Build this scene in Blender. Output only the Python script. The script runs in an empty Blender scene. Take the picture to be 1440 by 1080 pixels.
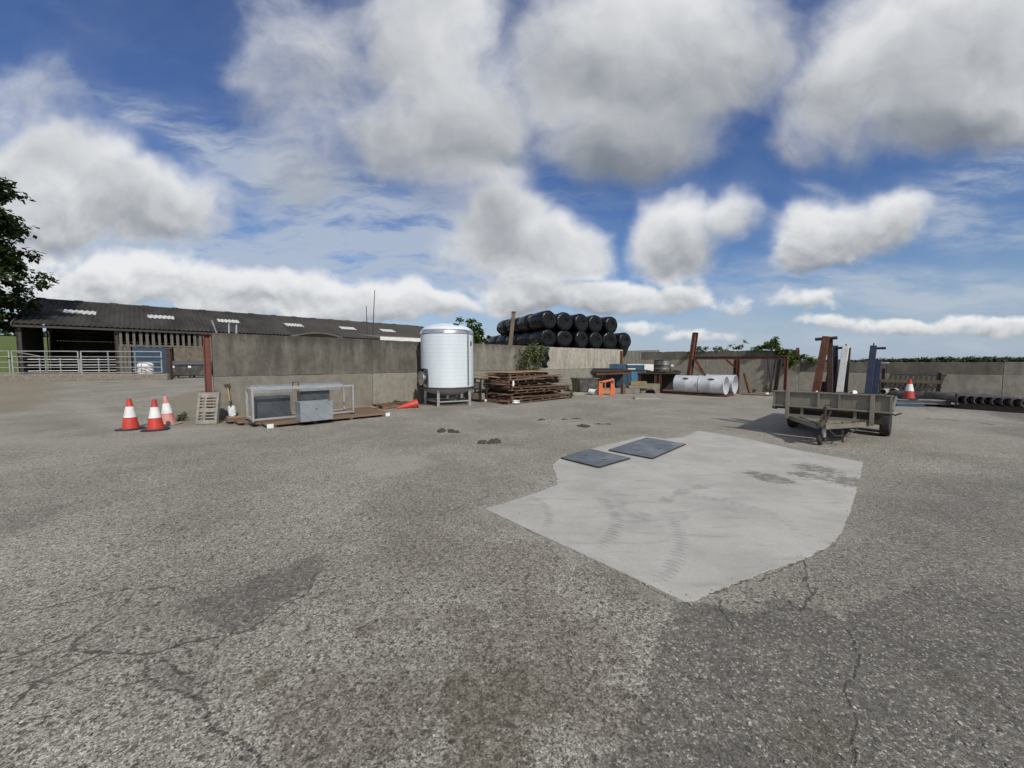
import bpy, bmesh, math, random
import numpy as np
from mathutils import Vector, Matrix, Euler
random.seed(7)
rnd = random.Random(11)
U = random.Random(5).uniform
SC = bpy.context.scene
COL = SC.collection
R = math.radians
PI = math.pi

# ------------------------------------------------------------------ camera
FPX, EYE, HZ = 541.0, 1.65, 508.5            # focal length in photo pixels, eye height, horizon row
TH = math.atan((540 - HZ) / FPX)
cd = bpy.data.cameras.new('camera')
cd.sensor_width = 36.0
cd.lens = FPX / 1440 * 36.0
cd.clip_start, cd.clip_end = 0.05, 8000
cam = bpy.data.objects.new('camera', cd)
cam.location = (0, 0, EYE)
cam.rotation_euler = (R(90) - TH, 0, 0)
COL.objects.link(cam)
SC.camera = cam

def ray(px, py):
    a, b = (px - 720) / FPX, (540 - py) / FPX
    return Vector((a, math.cos(TH) + b * math.sin(TH), -math.sin(TH) + b * math.cos(TH)))
def G(px, py, z=0.0):
    """point at height z that the survey photograph shows at px, py"""
    d = ray(px, py); t = (z - EYE) / d.z
    return Vector((d.x * t, d.y * t, z))
def AY(px, py, Y):
    d = ray(px, py); t = Y / d.y
    return Vector((d.x * t, Y, EYE + d.z * t))

# wall directions measured from the vanishing points
WD = Vector((0.716, 0.698, 0)).normalized()     # along the long wall, away from us
WN = Vector((WD.y, -WD.x, 0))                   # out of its yard face
RA = math.atan2(WD.y, WD.x)
RN = math.atan2(WN.y, WN.x)

# ------------------------------------------------------------------ mesh builder
class MB:
    def __init__(s):
        s.v, s.f = [], []
    def add(s, vs, fs):
        o = len(s.v)
        s.v += [tuple(v) for v in vs]
        s.f += [tuple(i + o for i in f) for f in fs]
        return s
    def box(s, c, d, rot=None):
        x, y, z = d[0] / 2, d[1] / 2, d[2] / 2
        vs = [Vector(p) for p in ((-x,-y,-z),(x,-y,-z),(x,y,-z),(-x,y,-z),(-x,-y,z),(x,-y,z),(x,y,z),(-x,y,z))]
        if rot is not None:
            m = Euler(rot).to_matrix(); vs = [m @ p for p in vs]
        c = Vector(c)
        return s.add([p + c for p in vs], [(0,3,2,1),(4,5,6,7),(0,1,5,4),(1,2,6,5),(2,3,7,6),(3,0,4,7)])
    def lohi(s, a, b):
        a, b = Vector(a), Vector(b)
        return s.box((a + b) / 2, b - a)
    def frame_of(s, d, up=(0, 0, 1)):
        d = d.normalized(); u = Vector(up)
        if abs(d.dot(u)) > .98: u = Vector((1, 0, 0))
        x = d.cross(u).normalized(); y = x.cross(d).normalized()
        return x, y
    def bar(s, p, q, w, h, up=(0, 0, 1), w2=None, h2=None):
        p, q = Vector(p), Vector(q)
        x, y = s.frame_of(q - p, up)
        w2 = w if w2 is None else w2; h2 = h if h2 is None else h2
        vs = [p + x * a * w / 2 + y * b * h / 2 for a, b in ((-1,-1),(1,-1),(1,1),(-1,1))] + \
             [q + x * a * w2 / 2 + y * b * h2 / 2 for a, b in ((-1,-1),(1,-1),(1,1),(-1,1))]
        return s.add(vs, [(0,1,2,3),(7,6,5,4),(0,4,5,1),(1,5,6,2),(2,6,7,3),(3,7,4,0)])
    def ibeam(s, p, q, w, h, t, up=(0, 0, 1)):
        p, q = Vector(p), Vector(q)
        x, y = s.frame_of(q - p, up)
        for o in (-1, 1):
            s.bar(p + y * o * (h - t) / 2, q + y * o * (h - t) / 2, w, t, up)
        return s.bar(p, q, t, h - 2 * t - .002, up)
    def tube(s, p, q, r, n=12, r2=None, caps=True):
        p, q = Vector(p), Vector(q)
        x, y = s.frame_of(q - p)
        r2 = r if r2 is None else r2
        vs = []
        for c, rr in ((p, r), (q, r2)):
            vs += [c + (x * math.cos(2 * PI * k / n) + y * math.sin(2 * PI * k / n)) * rr for k in range(n)]
        fs = [(k, (k + 1) % n, n + (k + 1) % n, n + k) for k in range(n)]
        if caps: fs += [tuple(range(n - 1, -1, -1)), tuple(range(n, 2 * n))]
        return s.add(vs, fs)
    def path(s, pts, rs, n=8, caps=True):
        pts = [Vector(p) for p in pts]
        if not hasattr(rs, '__len__'): rs = [rs] * len(pts)
        vs = []; prev = None
        for i, p in enumerate(pts):
            d = (pts[min(i + 1, len(pts) - 1)] - pts[max(i - 1, 0)]).normalized()
            if prev is None: x, y = s.frame_of(d)
            else:
                x = (prev - d * prev.dot(d)).normalized(); y = x.cross(d)
            prev = x
            vs += [p + (x * math.cos(2 * PI * k / n) + y * math.sin(2 * PI * k / n)) * rs[i] for k in range(n)]
        fs = []
        for i in range(len(pts) - 1):
            for k in range(n):
                fs.append((i * n + k, i * n + (k + 1) % n, (i + 1) * n + (k + 1) % n, (i + 1) * n + k))
        if caps: fs += [tuple(range(n - 1, -1, -1)), tuple(range((len(pts) - 1) * n, len(pts) * n))]
        return s.add(vs, fs)
    def lathe(s, prof, n=32, m=None, a0=0, a1=2 * PI, jit=0):
        """prof: (radius, height) from bottom to top, turned round local z, then moved by matrix m"""
        full = abs(a1 - a0 - 2 * PI) < 1e-6
        cols = n if full else n + 1
        vs = []
        for r, z in prof:
            for k in range(cols):
                a = a0 + (a1 - a0) * k / n
                vs.append(Vector((r * math.cos(a), r * math.sin(a), z)))
        if m is not None: vs = [m @ v for v in vs]
        fs = []
        for i in range(len(prof) - 1):
            for k in range(n):
                k2 = (k + 1) % cols
                fs.append((i * cols + k, i * cols + k2, (i + 1) * cols + k2, (i + 1) * cols + k))
        return s.add(vs, fs)
    def prism(s, pts, a, b, m=None):
        """outline pts (x, z) extruded in local y from a to b"""
        n = len(pts)
        vs = [Vector((x, a, z)) for x, z in pts] + [Vector((x, b, z)) for x, z in pts]
        if m is not None: vs = [m @ v for v in vs]
        return s.add(vs, [tuple(range(n)), tuple(range(2 * n - 1, n - 1, -1))] +
                     [(k, n + k, n + (k + 1) % n, (k + 1) % n) for k in range(n)])
    def xform(s, m):
        s.v = [tuple(m @ Vector(v)) for v in s.v]; return s
    def build(s, name, mat, parent=None, smooth=False, bevel=0, solid=0):
        me = bpy.data.meshes.new(name)
        me.from_pydata(s.v, [], s.f)
        me.update()
        bm = bmesh.new(); bm.from_mesh(me)
        bmesh.ops.recalc_face_normals(bm, faces=bm.faces)
        bm.to_mesh(me); bm.free()
        if mat: me.materials.append(mat)
        if smooth:
            me.polygons.foreach_set('use_smooth', [True] * len(me.polygons))
            try: me.set_sharp_from_angle(angle=R(40))
            except Exception: pass
        o = bpy.data.objects.new(name, me)
        COL.objects.link(o)
        if parent: o.parent = parent
        if solid:
            md = o.modifiers.new('thickness', 'SOLIDIFY'); md.thickness = solid; md.offset = 0
        if bevel:
            md = o.modifiers.new('bevel', 'BEVEL'); md.width = bevel; md.segments = 2
            md.limit_method = 'ANGLE'; md.angle_limit = R(40)
        return o

def tag(o, label, cat, group=None, kind=None):
    if label: o['label'] = label
    if cat: o['category'] = cat
    if group: o['group'] = group
    if kind: o['kind'] = kind
    return o
def thing(name, label, cat, loc=(0, 0, 0), rz=0, group=None, rot=None):
    o = bpy.data.objects.new(name, None)
    o.empty_display_size = .2
    COL.objects.link(o)
    o.location = loc
    o.rotation_euler = rot if rot else (0, 0, rz)
    return tag(o, label, cat, group)
def kids(o):
    return [c for c in bpy.data.objects if c.parent == o]
def dup(o, label=None, loc=None, rz=None, rot=None, parent=None):
    c = o.copy(); COL.objects.link(c)
    if parent is not None: c.parent = parent
    if label: c['label'] = label
    if loc is not None: c.location = loc
    if rz is not None: c.rotation_euler = (0, 0, rz)
    if rot is not None: c.rotation_euler = rot
    for k in kids(o): dup(k, parent=c)
    return c

# ------------------------------------------------------------------ materials
class NT:
    def __init__(s, nt):
        s.nt = nt; s.n = nt.nodes; s.l = nt.links
    def node(s, t, **kw):
        x = s.n.new(t)
        for k, v in kw.items(): setattr(x, k, v)
        return x
    def put(s, sock, val):
        if val is None: return
        if isinstance(val, bpy.types.NodeSocket): s.l.new(val, sock)
        else:
            if hasattr(sock.default_value, '__len__') and not hasattr(val, '__len__'): val = (val,) * len(sock.default_value)
            if hasattr(sock.default_value, '__len__') and len(sock.default_value) == 4 and len(val) == 3: val = tuple(val) + (1,)
            sock.default_value = val
    def math(s, op, a, b=None, c=None, clamp=False):
        x = s.node('ShaderNodeMath', operation=op, use_clamp=clamp)
        s.put(x.inputs[0], a); s.put(x.inputs[1], b); s.put(x.inputs[2], c)
        return x.outputs[0]
    def vmath(s, op, a, b=None, out=0):
        x = s.node('ShaderNodeVectorMath', operation=op)
        s.put(x.inputs[0], a)
        if b is not None:
            if op == 'SCALE': s.put(x.inputs['Scale'], b)
            else: s.put(x.inputs[1], b)
        return x.outputs[out]
    def mix(s, f, a, b, mode='MIX'):
        x = s.node('ShaderNodeMix', data_type='RGBA', blend_type=mode)
        x.clamp_factor = True
        s.put(x.inputs[0], f); s.put(x.inputs[6], a); s.put(x.inputs[7], b)
        return x.outputs[2]
    def rng(s, v, a, b, c=0.0, d=1.0, smooth=True):
        x = s.node('ShaderNodeMapRange', interpolation_type='SMOOTHSTEP' if smooth else 'LINEAR')
        s.put(x.inputs[0], v)
        for i, q in enumerate((a, b, c, d)): s.put(x.inputs[i + 1], q)
        return x.outputs[0]
    def noise(s, vec, scale, detail=4, rough=.55, dist=0, out=0):
        x = s.node('ShaderNodeTexNoise')
        s.put(x.inputs['Vector'], vec); s.put(x.inputs['Scale'], scale); s.put(x.inputs['Detail'], detail)
        s.put(x.inputs['Roughness'], rough); s.put(x.inputs['Distortion'], dist)
        return x.outputs[out]
    def voro(s, vec, scale, feature='F1', out=0, rand=1.0):
        x = s.node('ShaderNodeTexVoronoi', feature=feature)
        s.put(x.inputs['Vector'], vec); s.put(x.inputs['Scale'], scale); s.put(x.inputs['Randomness'], rand)
        return x.outputs[out]
    def mapping(s, vec, scale=(1, 1, 1), loc=(0, 0, 0), rot=(0, 0, 0), typ='POINT'):
        x = s.node('ShaderNodeMapping', vector_type=typ)
        s.put(x.inputs[0], vec); s.put(x.inputs[1], loc); s.put(x.inputs[2], rot); s.put(x.inputs[3], scale)
        return x.outputs[0]
    def bump(s, h, strength=.3, dist=.01, normal=None):
        x = s.node('ShaderNodeBump')
        s.put(x.inputs['Strength'], strength); s.put(x.inputs['Distance'], dist); s.put(x.inputs['Height'], h)
        if normal is not None: s.put(x.inputs['Normal'], normal)
        return x.outputs[0]
    def obj(s):
        return s.node('ShaderNodeTexCoord').outputs['Object']
    def pos(s):
        return s.node('ShaderNodeNewGeometry').outputs['Position']
    def attr(s, name, out='Fac'):
        x = s.node('ShaderNodeAttribute'); x.attribute_name = name
        return x.outputs[out]
    def rand(s):
        return s.node('ShaderNodeObjectInfo').outputs['Random']
    def sep(s, v):
        return s.node_out3(v)
    def node_out3(s, v):
        x = s.node('ShaderNodeSeparateXYZ'); s.put(x.inputs[0], v); return x.outputs
    def comb(s, a, b, c):
        x = s.node('ShaderNodeCombineXYZ')
        for i, q in enumerate((a, b, c)): s.put(x.inputs[i], q)
        return x.outputs[0]

def newmat(name):
    m = bpy.data.materials.new(name); m.use_nodes = True
    t = NT(m.node_tree)
    p = m.node_tree.nodes['Principled BSDF']
    return m, t, p

def M(name, col, rough=.6, metal=0.0, col2=None, scale=4.0, lo=.35, hi=.7, dirt=None, dirts=1.5, dirtamt=.5,
      bump=.15, bscale=30, bdist=.004, stretch=(1, 1, 1), rv=0.0, spec=.5, coat=0.0):
    """weathered plain surface: two tones broken by noise, a dirt tone in patches, fine relief"""
    m, t, p = newmat(name)
    v = t.obj()
    off = t.vmath('SCALE', t.comb(t.rand(), t.math('MULTIPLY', t.rand(), 7.3), t.math('MULTIPLY', t.rand(), 3.1)), 9.0)
    v = t.vmath('ADD', v, off)
    vs = t.mapping(v, stretch)
    col2 = col2 or tuple(c * .72 for c in col)
    c = t.mix(t.rng(t.noise(vs, scale, 6, .62), lo, hi), col, col2)
    if dirt:
        f = t.rng(t.noise(t.mapping(vs, (1, 1, 1), (5, 3, 1)), dirts, 7, .68), .46, .66, 0, dirtamt)
        c = t.mix(f, c, dirt)
    if rv:
        k = t.rng(t.rand(), 0, 1, 1 - rv, 1 + rv, False)
        c = t.mix(1.0, c, t.comb(k, k, k), 'MULTIPLY')
    t.put(p.inputs['Base Color'], c)
    t.put(p.inputs['Roughness'], t.rng(t.noise(vs, scale * 2.3, 4), .3, .7, max(.05, rough - .12), min(1, rough + .12), False))
    p.inputs['Metallic'].default_value = metal
    p.inputs['Specular IOR Level'].default_value = spec
    if coat: p.inputs['Coat Weight'].default_value = coat
    if bump: t.put(p.inputs['Normal'], t.bump(t.noise(vs, bscale, 5, .6), bump, bdist))
    return m

MAT = {}
MAT['rust']   = M('rusty_steel', (.15, .058, .034), .85, 0, (.075, .034, .024), 9, dirt=(.22, .10, .05), dirts=4, dirtamt=.6, bump=.4, bscale=60)
MAT['redpost']= M('red_oxide_steel', (.17, .055, .042), .75, 0, (.13, .045, .035), 5, dirt=(.10, .06, .05), dirts=3, bump=.25)
MAT['galv']   = M('galvanised_steel', (.52, .54, .56), .42, .75, (.40, .42, .44), 7, dirt=(.30, .30, .29), dirts=2.5, dirtamt=.5, bump=.05)
MAT['gate']   = M('dull_galvanised_tube', (.46, .47, .48), .5, .5, (.36, .37, .38), 5, dirt=(.26, .24, .21), dirts=3, dirtamt=.5, bump=.05)
MAT['inox']   = M('stainless_steel', (.62, .63, .65), .28, .9, (.52, .53, .55), 5, bump=.04, bscale=12)
MAT['satin']  = M('satin_steel_section', (.47, .48, .49), .42, .5, (.40, .41, .42), 2, bump=0)
MAT['black']  = M('black_rubber', (.018, .018, .019), .75, 0, (.03, .03, .03), 8, dirt=(.09, .085, .075), dirts=5, dirtamt=.45, bump=.2)
MAT['dark']   = M('dark_painted_steel', (.035, .034, .033), .6, .2, (.055, .045, .04), 6, dirt=(.10, .06, .04), dirts=4, dirtamt=.5)
MAT['timber'] = M('weathered_timber', (.20, .135, .085), .85, 0, (.11, .072, .045), 3, dirt=(.26, .20, .14), dirts=2, stretch=(.6, 5, 5), bump=.4, bscale=14, rv=.3)
MAT['tanply'] = M('pale_plywood', (.36, .24, .13), .8, 0, (.25, .16, .09), 3, dirt=(.17, .11, .07), dirts=2, bump=.2)
MAT['brown']  = M('brown_pallet_timber', (.19, .118, .076), .85, 0, (.095, .058, .04), 4, dirt=(.20, .14, .09), dirts=3, stretch=(.7, 4, 4), bump=.4, rv=.35)
MAT['boards'] = M('old_shuttering_board', (.16, .105, .07), .85, 0, (.10, .066, .047), 3, dirt=(.21, .16, .11), dirts=2.2, stretch=(.5, 3, 3), bump=.3, rv=.25)
MAT['greyboard'] = M('silvered_cladding_board', (.15, .14, .12), .9, 0, (.09, .083, .073), 3, stretch=(4, 4, .4), bump=.35)
MAT['blue']   = M('blue_painted_steel', (.022, .085, .16), .5, 0, (.016, .06, .12), 3, dirt=(.10, .09, .08), dirts=2.5, dirtamt=.5)
MAT['lblue']  = M('faded_blue_panel', (.055, .20, .36), .5, 0, (.04, .15, .28), 3, dirt=(.12, .14, .15), dirts=3, dirtamt=.4)
MAT['navy']   = M('navy_painted_steel', (.026, .044, .100), .45, 0, (.020, .034, .078), 5, dirt=(.10, .08, .075), dirts=4, dirtamt=.4)
MAT['white']  = M('white_painted_steel', (.78, .79, .79), .5, 0, (.68, .69, .69), 4, dirt=(.36, .32, .28), dirts=6, dirtamt=.35)
MAT['wplastic'] = M('white_plastic', (.76, .77, .77), .45, 0, (.66, .67, .67), 4)
MAT['olive']  = M('dull_olive_grey_paint', (.215, .205, .165), .55, .1, (.17, .163, .13), 3, dirt=(.13, .115, .09), dirts=4, dirtamt=.55, bump=.08)
MAT['red']    = M('red_cone_plastic', (.56, .045, .028), .5, 0, (.42, .04, .03), 5, dirt=(.22, .07, .05), dirts=8, dirtamt=.4, bump=.05)
MAT['fadedred'] = M('scuffed_faded_cone_plastic', (.55, .15, .13), .6, 0, (.60, .34, .31), 14, dirt=(.42, .36, .33), dirts=9, dirtamt=.6, bump=.05, stretch=(2, 2, .4))
MAT['sleeve'] = M('reflective_white_sleeve', (.80, .80, .80), .35, 0, (.68, .69, .70), 6, dirt=(.45, .43, .40), dirts=6, dirtamt=.4, bump=.03)
MAT['orange'] = M('orange_plastic', (.64, .165, .045), .5, 0, (.50, .125, .04), 5, dirt=(.35, .16, .08), dirts=6, dirtamt=.5)
MAT['slat']   = M('grey_cast_concrete', (.30, .285, .26), .9, 0, (.21, .20, .18), 7, dirt=(.14, .13, .11), dirts=4, bump=.4, bscale=60)
MAT['stone']  = M('rubble_concrete', (.24, .22, .18), .95, 0, (.15, .135, .115), 6, dirt=(.11, .09, .07), dirts=5, bump=.5, bscale=40)
MAT['pipe']   = M('black_drain_pipe', (.05, .05, .05), .42, 0, (.075, .073, .07), 4, dirt=(.20, .19, .175), dirts=3, dirtamt=.6)
MAT['gpipe']  = M('pale_grey_pipe', (.46, .46, .44), .5, 0, (.36, .36, .34), 4, dirt=(.20, .18, .15), dirts=4, dirtamt=.5)
MAT['mud']    = M('dried_mud', (.075, .065, .042), .95, 0, (.045, .042, .03), 20, bump=.8, bscale=50, bdist=.02)
MAT['stonew'] = M('rubble_stone', (.17, .145, .11), .95, 0, (.09, .078, .062), 3.5, dirt=(.20, .17, .13), dirts=6, bump=.6, bscale=9, bdist=.03)
MAT['skyl']   = M('translucent_roof_light', (.60, .61, .59), .5, 0, (.48, .49, .47), 3)
MAT['wood']   = M('split_post_timber', (.15, .125, .085), .9, 0, (.10, .082, .06), 5, stretch=(3, 3, .5), bump=.4)
MAT['bark']   = M('bark', (.06, .05, .04), .95, 0, (.035, .03, .025), 8, stretch=(2, 2, .5), bump=.6)
MAT['scrap']  = M('mixed_scrap_metal', (.10, .09, .08), .7, .3, (.05, .045, .042), 3, dirt=(.16, .07, .04), dirts=3, dirtamt=.8)
MAT['rust2']  = M('dark_rusty_steel', (.065, .034, .026), .85, 0, (.04, .024, .02), 9, dirt=(.11, .05, .03), dirts=4, bump=.4)
MAT['navy_d'] = M('dark_navy_steel', (.014, .017, .035), .5, 0, (.02, .022, .035), 5)
MAT['galv2']  = M('dusty_galvanised_channel', (.33, .34, .34), .55, .4, (.25, .255, .25), 4, dirt=(.16, .14, .11), dirts=3)
MAT['tarp']   = M('dusty_dark_tarpaulin', (.05, .05, .052), .55, 0, (.09, .088, .085), 3, bump=.4, bscale=12, bdist=.03)
MAT['shed_blue'] = M('dull_blue_sheeting', (.018, .055, .105), .6, 0, (.014, .04, .08), 3, dirt=(.06, .06, .06), dirts=3, dirtamt=.5)
MAT['shadeboard'] = M('shade_toned_cladding_board', (.045, .04, .035), .95, 0, (.03, .027, .024), 3, stretch=(4, 4, .4), bump=.3)  # near-black boards: the shed's inside shade is put into their colour
MAT['handle'] = M('ash_tool_handle', (.42, .27, .11), .55, 0, (.33, .20, .08), 4, stretch=(3, 3, .4))

def leafmat(name, a, b, c):
    m, t, p = newmat(name)
    k = t.attr('leaf_tone')
    col = t.mix(t.rng(k, .0, .6), a, b)
    col = t.mix(t.rng(k, .6, 1.0), col, c)
    t.put(p.inputs['Base Color'], col)
    p.inputs['Roughness'].default_value = .55
    p.inputs['Specular IOR Level'].default_value = .3
    tr = t.node('ShaderNodeBsdfTranslucent'); t.put(tr.inputs[0], t.mix(.5, col, (.10, .16, .02)))
    ms = t.node('ShaderNodeMixShader'); ms.inputs[0].default_value = .22
    t.l.new(p.outputs[0], ms.inputs[1]); t.l.new(tr.outputs[0], ms.inputs[2])
    t.l.new(ms.outputs[0], m.node_tree.nodes['Material Output'].inputs[0])
    return m
MAT['leaf_dark'] = leafmat('dark_tree_leaves', (.018, .032, .014), (.032, .055, .02), (.055, .085, .03))
MAT['leaf_mid']  = leafmat('mid_green_leaves', (.035, .06, .015), (.07, .11, .025), (.13, .18, .05))
MAT['leaf_vine'] = leafmat('bright_vine_leaves', (.05, .085, .018), (.11, .17, .035), (.22, .29, .08))
MAT['leaf_bush'] = leafmat('olive_bush_leaves', (.085, .115, .045), (.15, .18, .075), (.26, .29, .15))
MAT['leaf_far']  = leafmat('distant_wood', (.055, .075, .05), (.07, .092, .058), (.09, .112, .07))

def leaves(pts, size, mat, name, parent=None, elong=1.7, droop=.3, seed=1):
    """many small bent leaf faces at pts (point, optional outward direction)"""
    r = random.Random(seed)
    vs, fs, tone = [], [], []
    for p, tn in pts:
        L = size * r.uniform(.6, 1.35); W = L / elong
        a = r.uniform(0, 2 * PI); e = r.uniform(-.9, .7) - droop
        d = Vector((math.cos(a) * math.cos(e), math.sin(a) * math.cos(e), math.sin(e)))
        s = d.cross(Vector((r.uniform(-.6, .6), r.uniform(-.6, .6), 1))).normalized()
        n = s.cross(d)
        o = len(vs)
        vs += [p, p + d * L * .5 + s * W * .5 + n * L * .05, p + d * L - n * L * .06, p + d * L * .5 - s * W * .5 + n * L * .05]
        fs.append((o, o + 1, o + 2, o + 3)); tone.append(min(1, max(0, tn + r.uniform(-.3, .3))))
    me = bpy.data.meshes.new(name)
    me.from_pydata([tuple(v) for v in vs], [], fs); me.update()
    at = me.attributes.new('leaf_tone', 'FLOAT', 'FACE')
    at.data.foreach_set('value', tone)
    me.materials.append(mat)
    o = bpy.data.objects.new(name, me); COL.objects.link(o)
    if parent: o.parent = parent
    return o
def blobpts(c, rad, n, r, shell=.55, clumps=None, csize=.25):
    """points for leaves: clumps spread through an ellipsoid, thinner inside"""
    out = []
    c, rad = Vector(c), Vector(rad)
    clumps = clumps or max(6, n // 60)
    for k in range(clumps):
        d = Vector((r.gauss(0, 1), r.gauss(0, 1), r.gauss(0, 1))).normalized()
        q = r.uniform(shell, 1.0)
        cc = Vector((d.x * rad.x, d.y * rad.y, d.z * rad.z)) * q
        tn = r.uniform(.2, .8)
        s = csize * max(rad) * r.uniform(.5, 1.2)
        for j in range(n // clumps):
            g = Vector((r.gauss(0, .5), r.gauss(0, .5), r.gauss(0, .36))) * s
            out.append((c + cc + g, tn))
    return out
# ------------------------------------------------------------------ sun and sky
SUN_AZ, SUN_EL = R(25), R(39.5)               # behind us and to the right
sd = Vector((math.sin(SUN_AZ) * math.cos(SUN_EL), -math.cos(SUN_AZ) * math.cos(SUN_EL), math.sin(SUN_EL)))
ld = bpy.data.lights.new('sun', 'SUN'); ld.energy = 3.5; ld.angle = R(.6); ld.color = (1, .94, .84)
so = bpy.data.objects.new('sun', ld); so.rotation_euler = sd.to_track_quat('Z', 'Y').to_euler(); COL.objects.link(so)
SC.view_settings.view_transform = 'Standard'; SC.view_settings.look = 'None'
SC.view_settings.exposure = -0.04; SC.view_settings.gamma = 1.0
SC.cycles.caustics_reflective = False; SC.cycles.caustics_refractive = False
SC.cycles.use_denoising = True
SC.cycles.max_bounces = 5
SC.cycles.use_adaptive_sampling = True; SC.cycles.adaptive_threshold = .03; SC.cycles.adaptive_min_samples = 16; SC.cycles.transparent_max_bounces = 6
SC.cycles.sample_clamp_indirect = 6

def uv(px, py):
    d = ray(px, py); return d.x / d.y, d.z / d.y
def build_world():
    w = bpy.data.worlds.new('World'); SC.world = w; w.use_nodes = True
    t = NT(w.node_tree); bg = w.node_tree.nodes['Background']
    S = .10; S1 = 10.0
    sky = t.node('ShaderNodeTexSky', sky_type='NISHITA')
    sky.sun_disc = False; sky.sun_elevation = SUN_EL
    sky.sun_rotation = math.atan2(sd.x, sd.y)
    sky.altitude = 0; sky.air_density = 1.0; sky.dust_density = .35; sky.ozone_density = 2.2
    d = t.node('ShaderNodeTexCoord').outputs['Generated']
    x, y, z = t.sep(d)
    zc = t.math('MAXIMUM', z, 0.0)
    yy = t.math('MAXIMUM', y, .12)
    front = t.rng(y, .10, .30)
    uvv = t.comb(t.math('DIVIDE', x, yy), t.math('DIVIDE', z, yy), 0.0)
    # billowing warp
    w1 = t.vmath('SUBTRACT', t.noise(uvv, 2.4, 3, .5, out=1), (.5, .5, .5))
    w2 = t.vmath('SUBTRACT', t.noise(t.vmath('ADD', uvv, (3.1, 7.7, 0)), 8.0, 3, .5, out=1), (.5, .5, .5))
    warp = t.vmath('ADD', t.vmath('SCALE', w1, .26), t.vmath('SCALE', w2, .09))
    warp = t.vmath('SCALE', warp, t.rng(z, .04, .5, .42, 1.1))
    q = t.vmath('ADD', uvv, warp)
    q2 = t.vmath('ADD', uvv, t.vmath('SCALE', warp, .5))
    # finer billows low down, where the clouds stand farther off
    fc = t.vmath('ADD', uvv, t.vmath('SCALE', warp, .8))
    f1 = t.noise(fc, 4.2, 6, .56)
    f2 = t.noise(t.mapping(fc, (1, 1.35, 1), (9, 4, 0)), 13.0, 5, .56)
    lowk = t.rng(z, .42, .10, .12, .62)
    fine = t.math('ADD', f1, t.math('MULTIPLY', lowk, t.math('SUBTRACT', f2, f1)))
    h1 = t.noise(t.vmath('ADD', fc, (.02, .06, 0)), 4.2, 3, .55)
    h2 = t.noise(t.mapping(t.vmath('ADD', fc, (.008, .022, 0)), (1, 1.35, 1), (9, 4, 0)), 13.0, 3, .55)
    hi = t.math('ADD', h1, t.math('MULTIPLY', lowk, t.math('SUBTRACT', h2, h1)))
    # (x, y, rx, ry, turn, weight) in survey pixels of the cumulus that stand over the yard
    thick = [(420,100,115,160,8,.56),(605,80,118,125,20,.85),(660,190,120,125,10,.98),(545,205,145,76,0,.72),(455,240,130,60,0,.46),(650,285,105,55,0,.5),
             (895,80,175,155,12,1.15),(1005,60,130,120,-30,1.0),(880,200,130,76,5,1.0),(785,40,55,80,0,.7),
             (1340,80,235,125,5,1.15),(1215,130,130,95,-10,.9),(1350,175,160,60,0,1.0),(1120,195,70,50,0,.5),
             (70,250,140,74,6,1.1),(190,285,140,58,10,1.1),(95,300,130,40,0,.95),(20,330,120,50,0,.7),(30,165,120,85,-15,.5),(60,395,150,40,0,.8),(175,385,115,46,0,.95),
             (700,325,84,62,10,1.15),(785,355,80,48,0,1.1),(640,360,60,40,0,.5),(745,385,120,26,0,.6),
             (945,342,70,60,10,1.1),(1015,318,66,32,-25,.62),(1165,320,98,52,-5,1.15),(1250,305,64,38,0,.85),(1125,352,56,40,-15,.9),
             (735,410,85,32,0,1.1),(850,410,95,30,0,1.05),(945,416,70,26,0,.9),(1035,425,50,20,0,.5),
             (395,408,150,40,0,1.0),(520,422,120,34,0,.95),(290,400,140,36,0,.85),(620,425,80,26,0,.7),(330,440,100,20,0,.75),(470,440,100,20,0,.7),
             (1130,422,70,22,0,.55),(1180,456,70,15,0,.6),(1265,452,80,18,0,.75),(1340,450,70,17,0,.6),(1420,458,90,18,0,.75),(890,456,70,14,0,.5),(990,472,90,13,0,.5)]
    thin = [(150,158,170,16,-24,.9),(300,205,160,26,-26,1.2),(440,275,210,60,-24,1.0),(590,345,210,70,-22,1.0),(430,360,260,50,-5,1.0),
            (1370,262,180,42,20,1.3),(1400,325,170,30,12,1.2),(1300,395,250,34,6,1.0),(1390,420,180,24,6,1.0),(1150,258,46,14,-18,.8),(1050,280,50,18,-8,.6),
            (1060,400,280,44,0,.7),(110,15,150,14,-28,.3),(760,290,200,70,0,.6),(540,140,240,130,0,.5),(1200,480,460,26,0,1.0),(120,350,290,90,0,1.4),(360,385,330,60,0,1.2),(720,455,900,60,0,.55)]
    def blob(src, a, b, u, v, rot):
        if abs(rot) > 13: return t.mapping(src, (a, b, 1), (u, v, 0), (0, 0, R(rot)), 'TEXTURE')
        x_ = t.node('ShaderNodeVectorMath', operation='MULTIPLY_ADD')
        t.put(x_.inputs[0], src); t.put(x_.inputs[1], (1 / a, 1 / b, 0)); t.put(x_.inputs[2], (-u / a, -v / b, 0))
        return x_.outputs[0]
    accw = accl = accm = None
    for (px, py, rx, ry, rot, wt) in thick:
        u, v = uv(px, py)
        k = 1.42
        e = blob(q, rx / FPX * k, ry / FPX * k, u, v, -rot)
        r = t.vmath('LENGTH', e, out=1)
        wgt = t.rng(r, 1.0, .12, 0, wt)
        ev = t.vmath('DOT_PRODUCT', e, (0, 1, 0), out=1)
        accl = t.math('MULTIPLY', wgt, ev) if accl is None else t.math('MULTIPLY_ADD', wgt, ev, accl)
        accw = wgt if accw is None else t.math('ADD', accw, wgt)
        accm = wgt if accm is None else t.math('SMOOTH_MAX', accm, wgt, .18)
    acct = None
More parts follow.
